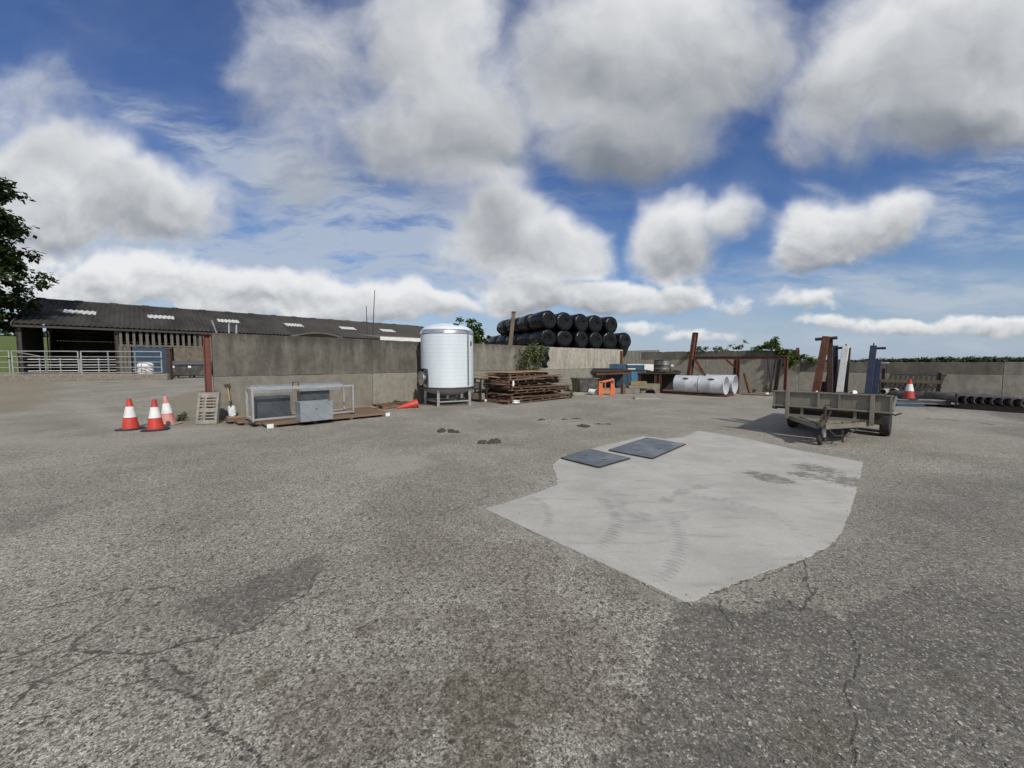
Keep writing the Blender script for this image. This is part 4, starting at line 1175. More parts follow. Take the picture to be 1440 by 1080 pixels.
# ------------------------------------------------------------------ stainless tank
def build_tank():
    T = thing('storage_tank', 'tall cylindrical steel tank in pale blue protective film standing on legs', 'tank', (-2.5, 14.9, 0), 0)
    m, t, p = newmat('pale_blue_protective_film')
    v = t.obj(); x, y, z = t.sep(v)
    n = t.noise(t.mapping(v, (2, 2, .4)), 1.5, 4)
    c = t.mix(t.rng(n, .3, .7), (.58, .65, .72), (.65, .72, .78))
    seam = t.math('ABSOLUTE', t.math('SUBTRACT', t.math('FRACT', t.math('ADD', t.math('DIVIDE', z, .142), t.math('MULTIPLY', t.noise(t.mapping(v, (1, 1, .05)), 3, 2), .12))), .5))
    sf = t.rng(seam, .455, .495, 0, .7)
    c = t.mix(sf, c, (.34, .39, .44))
    t.put(p.inputs['Base Color'], c); p.inputs['Roughness'].default_value = .38
    p.inputs['Coat Weight'].default_value = .2; p.inputs['Coat Roughness'].default_value = .25
    t.put(p.inputs['Normal'], t.bump(t.math('ADD', t.math('MULTIPLY', sf, -.7), n), .2, .01))
    RR, Z0, Z1 = 1.0, .70, 2.68
    # angle (from +x) of the manway recess: lower left as we see it
    am = R(-90 - 57)
    MB().lathe([(RR, Z0), (RR, 1.38)], 72, None, am + R(22), am + R(22) + 2 * PI - R(44)).build('film_wrap', m, T, True)
    MB().lathe([(RR, 1.38), (RR + .001, 2.0), (RR, Z1)], 72).build('film_wrap', m, T, True)
    MB().lathe([(.93, .69), (.93, 1.42)], 72).build('inner_shell', MAT['inox'], T, True)
    MB().lathe([(RR + .012, Z1 - .01), (RR + .022, Z1 + .005), (RR + .012, Z1 + .06), (.985, Z1 + .13), (.95, Z1 + .16)], 72).build('shoulder_band', MAT['inox'], T, True)
    dm = [(.97 * math.sin(a), Z1 + .13 + .30 * math.cos(a) ** 1.15 - .0) for a in [PI / 2 * (1 - k / 12) for k in range(13)]]
    MB().lathe(dm, 72).build('dome', m, T, True)
    MB().lathe([(.985, Z0 - .045), (RR + .05, Z0 - .05), (RR + .06, Z0 - .025), (RR + .05, Z0 + .0), (RR + .0, Z0 + .006)], 72).build('bottom_rim', MAT['dark'], T, True)
    MB().lathe([(.0, .34), (.3, .355), (.6, .42), (.85, .53), (.985, .66)], 72).build('dished_base', MAT['satin'], T, True)
    MB().tube((0, 0, .20), (0, 0, .36), .06, 16).tube((0, 0, .2), (.35, -.2, .2), .04, 12).build('drain_valve', MAT['inox'], T, True)
    # vertical dark seam strip, right of centre
    az = R(-90 + 60) + math.atan2(2.5, 14.9) * 0
    az = R(-31)
    MB().lathe([(RR + .006, Z0 + .05), (RR + .006, Z1 - .03)], 6, None, az - .034, az + .034).build('cover_strip', MAT['strip'], T, True)
    mb = MB(); n = 20
    u, w = Vector((-math.sin(az + .22), math.cos(az + .22), 0)), Vector((math.cos(az + .22), math.sin(az + .22), 0))
    mb.v = [tuple(w * (RR + .008 - .02 * math.cos(2 * PI * k / n) ** 2 * .3) + u * .07 * math.cos(2 * PI * k / n) + Vector((0, 0, 2.33 + .1 * math.sin(2 * PI * k / n)))) for k in range(n)]
    mb.f = [tuple(range(n))]; mb.build('oval_label', MAT['lid'], T, solid=.006)
    # hatch on the dome
    h = Matrix.Translation((.42, -.50, Z1 + .315)) @ Matrix.Rotation(R(22), 4, Vector((.5, .42, 0)))
    MB().lathe([(.0, .055), (.10, .055), (.12, .03), (.13, 0)], 20, h).build('hatch', MAT['dark'], T, True)
    MB().tube((0, .1, Z1 + .40), (0, .1, Z1 + .47), .05, 12).build('vent_stub', MAT['inox'], T, True)
    # round manway in the recess, with its surround
    w = Vector((math.cos(am), math.sin(am), 0)); u = Vector((-w.y, w.x, 0))
    mt = Matrix((( u.x, 0, w.x, w.x * .93), (u.y, 0, w.y, w.y * .93), (0, 1, 0, 1.03), (0, 0, 0, 1)))
    MB().lathe([(.22, 0), (.22, .10), (.27, .105), (.27, .14), (.235, .155), (.18, .19), (.1, .215), (0, .222)], 32, mt).build('manway_door', MAT['inox'], T, True)
    hw = MB().tube(mt @ Vector((-.26, .0, .16)), mt @ Vector((.26, 0, .16)), .018, 10)
    for k in range(3): hw.tube(mt @ Vector((0, 0, .24)), mt @ Vector((.14 * math.cos(k * 2.1), .14 * math.sin(k * 2.1), .25)), .012, 8)
    hw.build('clamp_bar', MAT['dark'], T)
    sr = MB()
    hw_ = RR * math.sin(R(22))
    arc = [Vector((-hw_, Z0, 0)), Vector((-hw_, 1.20, 0))] + [Vector((hw_ - .18 + .18 * math.cos(a) if False else (-hw_ + .18 - .18 * math.cos(a)), 1.20 + .18 * math.sin(a), 0)) for a in [PI / 2 * k / 6 for k in range(1, 7)]]
    arc2 = [Vector((-p.x, p.y, 0)) for p in reversed(arc)]
    def onr(p):
        an = p.x / RR
        an = math.asin(max(-1, min(1, p.x / RR)))
        return Vector((math.cos(am + an), math.sin(am + an), 0)) * (RR + .008) + Vector((0, 0, p.y))
    full = [onr(p) for p in arc + arc2]
    sr.path(full, .022, 8).build('recess_trim', MAT['strip'], T, True)
    # fill the film corners round the arched recess
    # legs
    legs = [(-2.70, 14.05), (-1.60, 14.62), (-2.28, 15.75), (-3.41, 15.05)]
    lp = [Vector((x + 2.5, y - 14.9, 0)) for x, y in legs]
    for q in lp:
        lg = MB().bar(q, q * .97 + Vector((0, 0, Z0 - .05)), .095, .095).build('leg', MAT['galv'], T, bevel=.008)
        MB().lohi((q.x - .09, q.y - .09, 0), (q.x + .09, q.y + .09, .015)).build('foot_plate', MAT['galv'], lg)
    for k in range(4):
        a, b = lp[k], lp[(k + 1) % 4]
        MB().bar(a + Vector((0, 0, .17)), b + Vector((0, 0, .17)), .05, .05).build('brace', MAT['galv'], T)
MAT['strip'] = M('dull_grey_steel_strip', (.10, .115, .125), .4, .6, (.07, .08, .09), 4, bump=.03)
build_tank()

# ------------------------------------------------------------------ stainless frame, boxes and the boards they stand on
bdg = 'long boards under the steel frame'
r_ = random.Random(12)
bl0 = Vector((-8.2, 10.7, 0))
lab = ['rear', 'second', 'third', 'fourth', 'front']
for k in range(5):
    w = .47
    st_ = [.15, .05, .20, .42, .62][k]; ln = [4.1, 4.0, 3.75, 3.5, 3.25][k]
    b = thing('timber_board', f'long brown board under the steel frame, {["nearest the wall", "second out from the wall", "in the middle of five", "second from the yard edge", "along the yard edge with white tags"][k]}', 'board',
              bl0 + WN * (.28 + k * .485) + WD * st_ + Vector((0, 0, .06)), RA + R(r_.uniform(-.7, .7)), bdg)
    MB().lohi((0, -w / 2, 0), (ln, w / 2, .045)).build('board', MAT['tanply'] if k == 0 else MAT['boards'], b, bevel=.006)
    for q in range(4): MB().lohi((.15 + q * (ln - .4) / 3, -w / 2 + .015, -.06), (.23 + q * (ln - .4) / 3, w / 2 - .015, -.002)).build('batten', MAT['brown'], b)
    if k == 3 or k == 4:
        for q in ((.02, ln - .16) if k == 4 else ()):
            MB().lohi((q, -w / 2 - .012, -.055), (q + .14, -w / 2 - .002, .05)).build('white_tag', MAT['wplastic'], b)
TZB = .108
F0 = G(356, 595, TZB)
fr = thing('open_rack', 'long open stainless steel box frame standing on the brown boards', 'frame', F0, RA)
FL, FW, FH = 2.50, .70, .86
s = .048
for x in (0, FL):
    for y in (0, FW):
        MB().bar((x, y, .03), (x, y, FH), s * (2.0 if x == 0 else 1.2), s).build('upright', MAT['satin'], fr, bevel=.004)
        MB().lohi((x - .04, y - .04, 0), (x + .04, y + .04, .03)).build('foot', MAT['dark'], fr)
for y in (0, FW):
    for z in (.075, FH - .025): MB().bar((.03, y, z), (FL - .03, y, z), s, s).build('rail', MAT['satin'], fr, bevel=.004)
for x in (0, FL):
    for z in (.075, FH - .025): MB().bar((x, .03, z), (x, FW - .03, z), s * .98, s * .98).build('end_rail', MAT['satin'], fr)
for a, b in ((.10, 1.08), (1.27, 2.4)):
    MB().lohi((a, FW - .02, FH - .17), (b, FW + .0, FH + .055)).build('film_covered_panel', MAT['film'] if 'film' in MAT else MAT['galv'], fr)
MB().path([(1.09, FW - .03, FH), (1.09, FW - .03, FH + .10), (1.24, FW - .03, FH + .10), (1.24, FW - .03, FH)], .014, 6).build('bracket', MAT['dark'], fr)

def filmmat(nm, a, b, stripe):
    m, t, p = newmat(nm)
    v = t.obj(); x, y, z = t.sep(v)
    d = t.math('ADD', x, z)
    f = t.math('ABSOLUTE', t.math('SUBTRACT', t.math('FRACT', t.math('MULTIPLY', d, 3.6)), .5))
    lines = t.math('MULTIPLY', t.rng(f, .46, .49), t.rng(t.noise(v, 5, 3), .42, .5))
    c = t.mix(t.rng(t.noise(v, 2.2, 4), .3, .7), a, b)
    c = t.mix(t.math('MULTIPLY', lines, .8), c, stripe)
    spots = t.rng(t.voro(v, 5.0), .05, .03)
    c = t.mix(spots, c, stripe)
    t.put(p.inputs['Base Color'], c); p.inputs['Roughness'].default_value = .3; p.inputs['Metallic'].default_value = .55
    t.put(p.inputs['Normal'], t.bump(t.noise(v, 6, 4), .12, .01))
    return m
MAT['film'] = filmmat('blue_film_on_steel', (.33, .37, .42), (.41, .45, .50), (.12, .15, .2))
MAT['film_dark'] = filmmat('shaded_blue_film_on_steel', (.095, .11, .13), (.14, .155, .175), (.03, .04, .05))  # darker copy of the blue film, with shade put into its colour
for ch in kids(fr):
    if ch.name.startswith('film'): ch.data.materials[0] = MAT['film']
def steelbox(lab, loc, dim, mat, rz=RA):
    b = thing('steel_box', lab, 'box', loc, rz, 'film-covered steel boxes')
    x, y, z = dim; t_ = .012
    MB().lohi((0, 0, 0), (x, t_, z)).build('front_panel', mat, b, bevel=.004)
    MB().lohi((0, y - t_, 0), (x, y, z)).build('back_panel', mat, b, bevel=.004)
    MB().lohi((0, t_ + .001, 0), (t_, y - t_ - .001, z)).build('side_panel', mat, b)
    MB().lohi((x - t_, t_ + .001, 0), (x, y - t_ - .001, z)).build('side_panel', mat, b)
    MB().lohi((t_ + .001, t_ + .001, z - .05), (x - t_ - .001, y - t_ - .001, z - .04)).build('lid', mat, b)
    MB().bar((x * .45, -.004, z * .62), (x * .45 + .05, -.004, z * .62), .012, .02).build('screw_boss', MAT['dark'], b)
    return b
steelbox('small bright steel box with blue film in front of the frame', G(423, 594, TZB), (.80, .42, .50), MAT['film'], RA + R(1))
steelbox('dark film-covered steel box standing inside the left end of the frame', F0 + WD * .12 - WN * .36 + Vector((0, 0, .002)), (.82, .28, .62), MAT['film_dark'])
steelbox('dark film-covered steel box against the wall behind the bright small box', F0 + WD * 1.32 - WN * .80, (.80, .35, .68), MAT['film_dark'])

# concrete slat leaning on the post, spade
sl = thing('slotted_grid', 'grey concrete cattle slat with slots leaning at the foot of the red post', 'slat', G(291, 596.5), R(14), rot=(R(-13), 0, R(10)))
W, Hh = .50, .84
mb = MB()
rows = [(0, .13), (.20, .23), (.30, .33), (.40, .43), (.50, .60), (.67, .70), (.77, .80), (.87, .90), (.97, Hh)]
for a, b in zip([0, .15, .23, .31, .46, .54, .62, .70], [.11, .19, .27, .42, .50, .58, .66, Hh]): mb.lohi((-W / 2 + .06, -.05, a), (W / 2 - .06, .05, b))
for x in (-W / 2, -.075, W / 2 - .06): mb.lohi((x, -.052, 0), (x + (.06 if x != -.075 else .04), .052, Hh))
mb.build('slotted_panel', MAT['slat'], sl, bevel=.008)
for x in (-.17, .14):
    MB().path([(x - .04, .0, Hh - .01), (x - .02, 0, Hh + .04), (x + .02, 0, Hh + .04), (x + .04, 0, Hh - .01)], .01, 6).build('lifting_eye', MAT['rust'], sl)

sp = thing('spade', 'digging spade with a wooden shaft standing against the wall by the slat', 'spade', P0 + WD * -9.0 + WN * .30 + Vector((0, 0, .13)), R(30), rot=(R(-13), R(-9), R(25)))
MB().add([(-.09,0,.0),(-.075,-.012,-.0),(.075,-.012,0),(.09,0,0),(-.10,0,.26),(-.06,-.02,.28),(.06,-.02,.28),(.10,0,.26),(0,-.01,-.03)],
         [(0,1,5,4),(1,2,6,5),(2,3,7,6),(0,8,1),(1,8,2),(2,8,3)]).build('blade', MAT['galv'], sp, solid=.006)
MB().tube((0, -.012, .24), (0, -.01, .42), .022, 10).build('socket', MAT['dark'], sp, True)
MB().tube((0, -.01, .40), (0, 0, .80), .018, 10).build('shaft', MAT['handle'], sp, True)
mb = MB().tube((0, 0, .78), (-.055, 0, .90), .014, 8).tube((0, 0, .78), (.055, 0, .90), .014, 8).tube((-.075, 0, .90), (.075, 0, .90), .018, 10)
mb.lohi((-.03, -.012, .79), (.03, .012, .84)); mb.build('grip', MAT['dark'], sp, True)

# broken pallet by the lying cone
def pallet(name, lab, loc, rz, L, W, nb, mat, group=None, cat='pallet', sag=0, H=.13, seed=1):
    p = thing(name, lab, cat, loc, rz, group)
    r = random.Random(seed)
    for k in range(3):
        y = -W / 2 + .05 + k * (W - .1) / 2
        MB().lohi((0, y - .04, .022), (L, y + .04, H - .025)).build('bearer', mat, p)
    for k in range(nb):
        x = (L - .11) * k / (nb - 1)
        MB().lohi((x, -W / 2 - r.uniform(0, .03), H - .0235), (x + .10, W / 2 + r.uniform(0, .03), H + r.uniform(-.003, .004))).build('deck_board', mat, p)
    for x in (0, (L - .11) / 2, L - .11): MB().lohi((x, -W / 2, 0), (x + .10, W / 2, .0205)).build('base_board', mat, p)
    return p
pallet('broken_pallet', 'old dark broken pallet lying against the wall left of the tank', P0 + WD * -4.85 + WN * .55, RA + R(3), 1.35, .8, 7, MAT['brown'], seed=3)
o = MB().bar((0, 0, .03), (1.0, .05, .10), .12, .03).build('loose_plank', MAT['tanply']); o.location = G(520, 575); o.rotation_euler = (0, 0, RA - R(4))
tag(o, 'grey-brown loose plank resting before the broken pallet', 'plank')

# ------------------------------------------------------------------ stack of big timber racks against the wall
SO = Vector((.05, 15.0, 0))
psg = 'layers of long boards in the stack'
names = ['bottom', 'second from the bottom', 'third from the bottom', 'fourth from the bottom', 'fifth from the bottom', 'fourth from the top', 'third from the top', 'second from the top', 'topmost']
offs = [(-.25, -.05, 3.75, 2.0), (.0, .0, 3.3, 1.9), (-.1, .05, 3.4, 1.9), (.15, .02, 3.2, 1.8), (-.05, .10, 3.5, 1.8), (-.2, .16, 3.75, 1.7), (.1, .30, 3.3, 1.55), (.15, .42, 3.2, 1.45), (.3, .6, 2.8, 1.3)]
z = 0
r_ = random.Random(4)
for k, (ox, oy, L, W) in enumerate(offs):
    p = thing('board_rack', f'layer of long thin brown boards, {names[k]} of the stack by the tank', 'boards', SO + WD * ox - WN * (oy + W / 2) + Vector((0, 0, z)), RA + R(r_.uniform(-4, 4)), psg)
    p.rotation_euler[1] = R(r_.uniform(-1.4, .7)); p.rotation_euler[0] = R(r_.uniform(-.6, .6))
    for q in range(7):
        x = .06 + q * (L - .22) / 6 + r_.uniform(-.12, .12)
        MB().lohi((x, -W / 2 + r_.uniform(.0, .06), .019), (x + r_.uniform(.05, .09), W / 2 - .01, .095)).build('spacer', MAT['boards'] if r_.random() < .6 else MAT['brown'], p)
    nb = 8; bw_ = (W - .06) / nb
    for q in range(nb):
        if r_.random() < .08: continue
        y = -W / 2 + q * (W - bw_) / (nb - 1) + bw_ * .5
        x0, x1 = -r_.uniform(-.15, .18), L + r_.uniform(-.2, .2); sg = r_.uniform(-.012, .012)
        m3 = MAT['tanply'] if r_.random() < .16 else MAT['boards'] if r_.random() < .35 else MAT['brown']
        MB().bar((x0, y, .108), ((x0 + x1) / 2, y, .108 + sg), bw_ * .9, .022).bar(((x0 + x1) / 2, y, .108 + sg), (x1, y, .108), bw_ * .9, .022).build('board', m3, p)
    for y in (-W / 2 + .06, 0, W / 2 - .06): MB().lohi((0, y - .06, 0), (L, y + .06, .017)).build('base_board', MAT['brown'], p)
    z += .128
SZ = z
o = MB().lohi((0, -.65, 0), (2.75, .65, .022)).build('plywood_sheet', MAT['tanply'], None, bevel=.003)
o.location = SO + WD * .25 - WN * 1.22 + Vector((0, 0, SZ + .03)); o.rotation_euler = (0, R(-.6), RA + R(2))
tag(o, 'tan plywood sheet lying on top of the board stack below the wall bush', 'sheet')
def plank(lab, loc, L, w, h, rz, mat, ry=0, rx=0):
    o = MB().lohi((0, -w / 2, 0), (L, w / 2, h)).build('loose_plank', mat, None, bevel=.004)
    o.location = loc; o.rotation_euler = (rx, ry, rz)
    return tag(o, lab, 'plank', 'loose planks on the stack')
plank('tan plank laid across the top of the board stack toward the tank', SO - WN * .55 + WD * -.25 + Vector((0, 0, 1.00)), 2.0, .16, .03, RA + R(100), MAT['tanply'], R(-4))
plank('pale plank end poking out over the left side of the stack', SO - WN * 1.2 + WD * -.30 + Vector((0, 0, 1.10)), 1.7, .2, .03, RA + R(12), MAT['boards'], R(-2))
plank('long sagging brown plank along the front edge of the stack', SO + WN * .02 - WN * .12 + WD * .05 + Vector((0, 0, .915)), 2.9, .18, .03, RA - R(2), MAT['boards'], R(-3.0))
rk = thing('steel_rack', 'narrow black steel rack holding grey blocks at the tank side of the stack', 'rack', SO + WD * -.22 - WN * 1.35, RA + R(90))
for x in (0, .75):
    for y in (0, .3): MB().bar((x, y, 0), (x, y, .95), .05, .05).build('upright', MAT['dark'], rk)
for z_ in (.06, .50, .92): MB().lohi((-.03, -.03, z_), (.78, .33, z_ + .03)).build('shelf', MAT['dark'], rk)
for z_, nm in ((.091, 'lower'), (.531, 'upper')):
    o = MB().lohi((0, 0, 0), (.6, .24, .26)).build('concrete_block', MAT['slat'], None, bevel=.01)
    mw = Matrix.Translation(rk.location) @ Matrix.Rotation(RA + R(90), 4, 'Z')
    o.location = mw @ Vector((.07, .03, z_)); o.rotation_euler = (0, 0, RA + R(90))
    tag(o, f'grey concrete block on the {nm} shelf of the narrow black rack', 'block', 'blocks in the rack')
for (px, py, z_, s_, lab) in ((727, 541, .8, .14, 'white plastic scrap hanging on the front corner of the board stack'), (726, 568, 0, .13, 'crumpled white paper on the ground at the corner of the board stack'), (683, 565, 0, .08, 'small white scrap on the ground between tank and stack')):
    r = random.Random(px)
    mb = MB(); n = 6
    if z_ > 0: c = SO + Vector((.0, -.08, .66)); sx, sz = .045, .13
    else: c = G(px, py); sx, sz = s_, s_ * .55
    mb.lathe([(sx * .3, 0), (sx * 1.1, sz * .4), (sx * .8, sz * 1.0), (sx * 1.0, sz * 1.4), (sx * .2, sz * 1.8)], 9)
    mb.v = [(x * r.uniform(.6, 1.3), y * r.uniform(.4, 1.1), z + r.uniform(-.02, .02) + .02) for x, y, z in mb.v]
    o = mb.build('paper_scrap', MAT['wplastic']); o.location = c
    tag(o, lab, 'litter', 'white scraps about the stack')
# ------------------------------------------------------------------ bushes, weeds and vine
def bush(name, lab, loc, blobs, n, size, mat, seed, cat='bush', stems=5, stem_r=.015):
    t = thing(name, lab, cat, loc)
    r = random.Random(seed); pts = []
    tot = sum(b[1][0] * b[1][1] * b[1][2] for b in blobs)
    for c, rad in blobs:
        k = int(n * rad[0] * rad[1] * rad[2] / tot); pts += blobpts(c, rad, k, r, .2, max(4, k // 25), .25)
    leaves(pts, size, mat, 'foliage', t, 1.8, .1, seed)
    mb = MB()
    for k in range(stems):
        c, rad = blobs[k % len(blobs)]
        e = Vector(c) + Vector((r.uniform(-.6, .6) * rad[0], r.uniform(-.6, .6) * rad[1], r.uniform(.0, .7) * rad[2]))
        s = Vector((r.uniform(-.1, .1), r.uniform(-.05, .05), -.02))
        mb.path([s, s.lerp(e, .5) + Vector((0, 0, .08)), e], [stem_r, stem_r * .7, stem_r * .3], 6)
    mb.build('stems', MAT['bark'], t)
    return t
wb = P0 + WD * px_on_line(742, P0, WD)
bush('wall_bush', 'loose green bush growing up the wall above the board stack', wb + WN * .24, [((-.55, -.02, 1.75), (.55, .14, .5)), ((0, -.02, 1.95), (.6, .14, .5)), ((.65, -.02, 1.9), (.6, .14, .5)), ((.1, -.04, 2.35), (1.0, .1, .22)), ((.95, -.02, 2.2), (.4, .1, .3)), ((.1, -.03, 1.35), (.7, .14, .2))], 3000, .10, MAT['leaf_bush'], 21, stems=12)
for c in kids(bpy.data.objects['wall_bush']): c.rotation_euler = (0, 0, RA)
# torn black plastic hung over the wall beside it
t_ = px_on_line(765, P0, WD)
sh = MB(); n, k = 8, 10; r = random.Random(5)
for j in range(k + 1):
    for i in range(n + 1):
        f = j / k; w = .75 * (1 - .35 * f) + .05 * math.sin(j * 2.1)
        sh.v.append((-w / 2 + w * i / n + .08 * math.sin(j * 1.3), -.03 - .05 * abs(math.sin(i * 1.9 + j * .4)) + (.25 if j == 0 else 0), 2.50 - 1.15 * f - .06 * math.sin(i * 2.3) * f))
for j in range(k):
    for i in range(n): sh.f.append((j * (n + 1) + i, j * (n + 1) + i + 1, (j + 1) * (n + 1) + i + 1, (j + 1) * (n + 1) + i))
o = sh.build('plastic_sheet', MAT['bale'], None, True, solid=.006); o.location = P0 + WD * t_; o.rotation_euler = (0, 0, RA)
tag(o, 'torn black plastic sheet hanging over the wall beside the green bush', 'sheet')

def lx(px, off=0.0):                                  # a point on the back wall's face by the column it is seen in
    return Q0 + WN * px_on_line(px, Q0, WN) - WD * off
v = bush('wall_vine', 'large bright green vine spilling over the end of the tall back wall', lx(1087, .12),
     [((-.50, .05, 2.40), (.5, .16, .22)), ((.0, .05, 2.60), (.40, .18, .32)), ((.3, -.02, 2.2), (.42, .16, .3)), ((.7, -.03, 1.8), (.38, .15, .42)), ((.72, -.03, 1.42), (.28, .12, .26)), ((1.15, .06, 1.85), (.42, .15, .18)), ((1.6, .1, 1.74), (.4, .15, .11))], 2000, .16, MAT['leaf_vine'], 22, 'vine', 5, .018)
v.rotation_euler = (0, 0, RN)
bush('wall_plant', 'low leafy shoots sprouting along the top of the tall back wall', lx(1000, -.1), [((-.7, 0, 2.42), (.55, .2, .22)), ((.3, 0, 2.38), (.5, .2, .18)), ((1.25, 0, 2.45), (.4, .15, .22)), ((1.6, 0, 2.66), (.25, .1, .2)), ((-1.25, -.2, 2.2), (.35, .12, .2))], 700, .13, MAT['leaf_vine'], 23, 'plant', 6).rotation_euler = (0, 0, RN)
def weed(lab, loc, h, n, seed, w=.16):
    r = random.Random(seed); t = thing('weed_clump', lab, 'weed', loc); pts = []
    mb = MB()
    for k in range(n):
        a = r.uniform(0, 2 * PI); sp = r.uniform(.02, w)
        e = Vector((math.cos(a) * sp, math.sin(a) * sp, h * r.uniform(.5, 1.0)))
        mb.path([(e.x * .2, e.y * .2, 0), (e.x * .5, e.y * .5, e.z * .5), e], [.007, .006, .002], 5)
        for q in range(12):
            f = r.uniform(.25, 1); p = Vector((e.x * f, e.y * f, e.z * f)); pts.append((p + Vector((r.gauss(0, .02), r.gauss(0, .02), 0)), r.uniform(.2, .9)))
    mb.build('stems', MAT['stalk'], t)
    leaves(pts, .10, MAT['leaf_mid'], 'foliage', t, 2.6, -.2, seed)
MAT['stalk'] = M('weed_stalks', (.09, .12, .04), .8)
wd = [(808, 553, 1.0, 10, 'tall weed clump between the board stack and the orange trestle'), (803, 560, .3, 7, 'low weed at the right end of the board stack'), (655, 560, .35, 6, 'weed tuft at the wall foot behind the tank legs'), (1078, 552, .45, 8, 'pale weed clump at the foot of the tall back wall'),
      (1060, 552, .3, 6, 'small weed at the back wall near the rusty frame'), (1323, 567, .4, 8, 'weed clump at the end of the big black pipe'), (254, 592, .22, 7, 'small green weed by the faded cone and dirt patch'), (1340, 565, .3, 5, 'weed tuft between the beams and the pipe stack')]
for k, (px, py, h, n, lab) in enumerate(wd): weed(lab, G(px, py), h, n, 40 + k, .10 + .2 * h)

# clods on the yard
def clod(lab, px, py, L, W, H, seed):
    r = random.Random(seed); mb = MB()
    for k in range(7):
        c = Vector((r.gauss(0, .28) * L, r.gauss(0, .28) * W, 0)); s = r.uniform(.25, .6)
        nn = 9; rows = [(1.0, 0), (.9, .3), (.6, .75), (0, 1.0)]
        base = len(mb.v)
        mb.lathe([(q * .35 * s, z * H * s * 1.4) for q, z in rows], nn, Matrix.Translation(c))
        for i in range(base, len(mb.v)):
            x, y, z = mb.v[i]; dx = x - c.x; dy = y - c.y
            mb.v[i] = (c.x + dx * L * r.uniform(.7, 1.3) * 1.1, c.y + dy * W * r.uniform(.7, 1.3) * 1.1, z * r.uniform(.7, 1.2) - .004)
    o = mb.build('mud_clod', MAT['mud']); o.location = G(px, py); o.rotation_euler = (0, 0, R(r.uniform(-20, 20)))
    tag(o, lab, 'clod', 'mud clods on the yard')
for k, (px, py, L, W, H, lab) in enumerate([(632, 607, .42, .30, .10, 'flat dark clod of mud and straw, left of the others on the yard'), (690, 623, .52, .36, .10, 'biggest dark mud clod, nearest to us on the yard'), (760, 591, .38, .14, .05, 'thin mud smear farthest left in the row below the board stack'),
        (823, 600.5, .42, .28, .10, 'peaked mud clod below the arch block pile'), (849, 597, .46, .10, .04, 'long thin mud streak right of the peaked clod'), (793, 590, .16, .12, .04, 'tiny mud lump between the smear and the peaked clod'), (811, 589, .28, .10, .04, 'short thin mud streak behind the peaked clod')]):
    clod(lab, px, py, L, W, H, 60 + k)

# steel cover plates on the slab
def cover(lab, px4):
    pts = [G(*p) for p in px4]; c = sum(pts, Vector()) / 4
    zt = .022
    o = thing('cover_plate', lab, 'plate', (c.x, c.y, zt), 0, 'steel plates on the slab')
    q = [p - Vector((c.x, c.y, 0)) for p in pts]
    mb = MB(); mb.v = [(p.x, p.y, 0) for p in q] + [(p.x, p.y, .012) for p in q]
    mb.f = [(3,2,1,0),(4,5,6,7)] + [(k, (k + 1) % 4, 4 + (k + 1) % 4, 4 + k) for k in range(4)]
    mb.build('plate', MAT['cover'], o)
    fr_ = MB()
    for k in range(4):
        a, b = q[k], q[(k + 1) % 4]; d = (b - a).normalized(); nn = Vector((d.y, -d.x, 0))
        if nn.dot(a) < 0: nn = -nn
        fr_.bar(a + nn * .012 - d * .0 + Vector((0, 0, .004)), b + nn * .012 + Vector((0, 0, .004)), .018, .012)
    fr_.build('frame', MAT['dark'], o)
    for f in (.25, .75):
        p = q[0].lerp(q[3], .5).lerp(q[1].lerp(q[2], .5), f)
        MB().lohi((p.x - .035, p.y - .012, .0122), (p.x + .035, p.y + .012, .016)).build('lifting_slot', MAT['dark'], o)
MAT['cover'] = M('blue_grey_cover_plate', (.105, .125, .15), .5, .25, (.15, .175, .20), 3, dirt=(.28, .29, .29), dirts=2.2, dirtamt=.6, bump=.15, bscale=60)
cover('smaller blue-grey steel cover plate with chalky scuffs at the corner of the slab', [(790, 646), (842, 659), (885, 646.5), (830, 634)])
cover('larger blue-grey steel cover plate on the slab behind the scuffed one', [(857, 635), (917, 646.5), (963, 626.5), (910, 617.5)])

# ------------------------------------------------------------------ junk along the far wall
def P(px, py, z=0): return G(px, py, z)
# orange plastic trestle
ot = thing('plastic_trestle', 'bright orange plastic trestle barrier standing on the yard', 'trestle', P(851, 555.5), R(8))
for sx, dx in ((-.40, -.06), (.22, .10)):
    mb = MB().prism([(sx, 0), (sx + .30, 0), (sx + .26 - dx * .4, .80), (sx + .08, .84)] if sx > 0 else [(sx, 0), (sx + .26, 0), (sx + .20, .66), (sx + .02, .70)], -.05 - (.1 if sx < 0 else 0), .05)
    mb.build('end_panel', MAT['orange'], ot, bevel=.02)
mb = MB().bar((-.30, 0, .62), (.32, 0, .74), .09, .10).bar((-.30, 0, .14), (.32, 0, .12), .09, .09); mb.build('cross_bar', MAT['orange'], ot, bevel=.015)
MB().lohi((-.02, -.02, .18), (.02, .02, .66)).build('stay', MAT['orange'], ot)
MB().lohi((.30, -.056, .58), (.40, -.049, .72)).build('hand_hole', MAT['dark'], ot)
MB().lohi((-.34, -.155, .60), (-.20, -.149, .66)).build('hand_hole', MAT['dark'], ot)
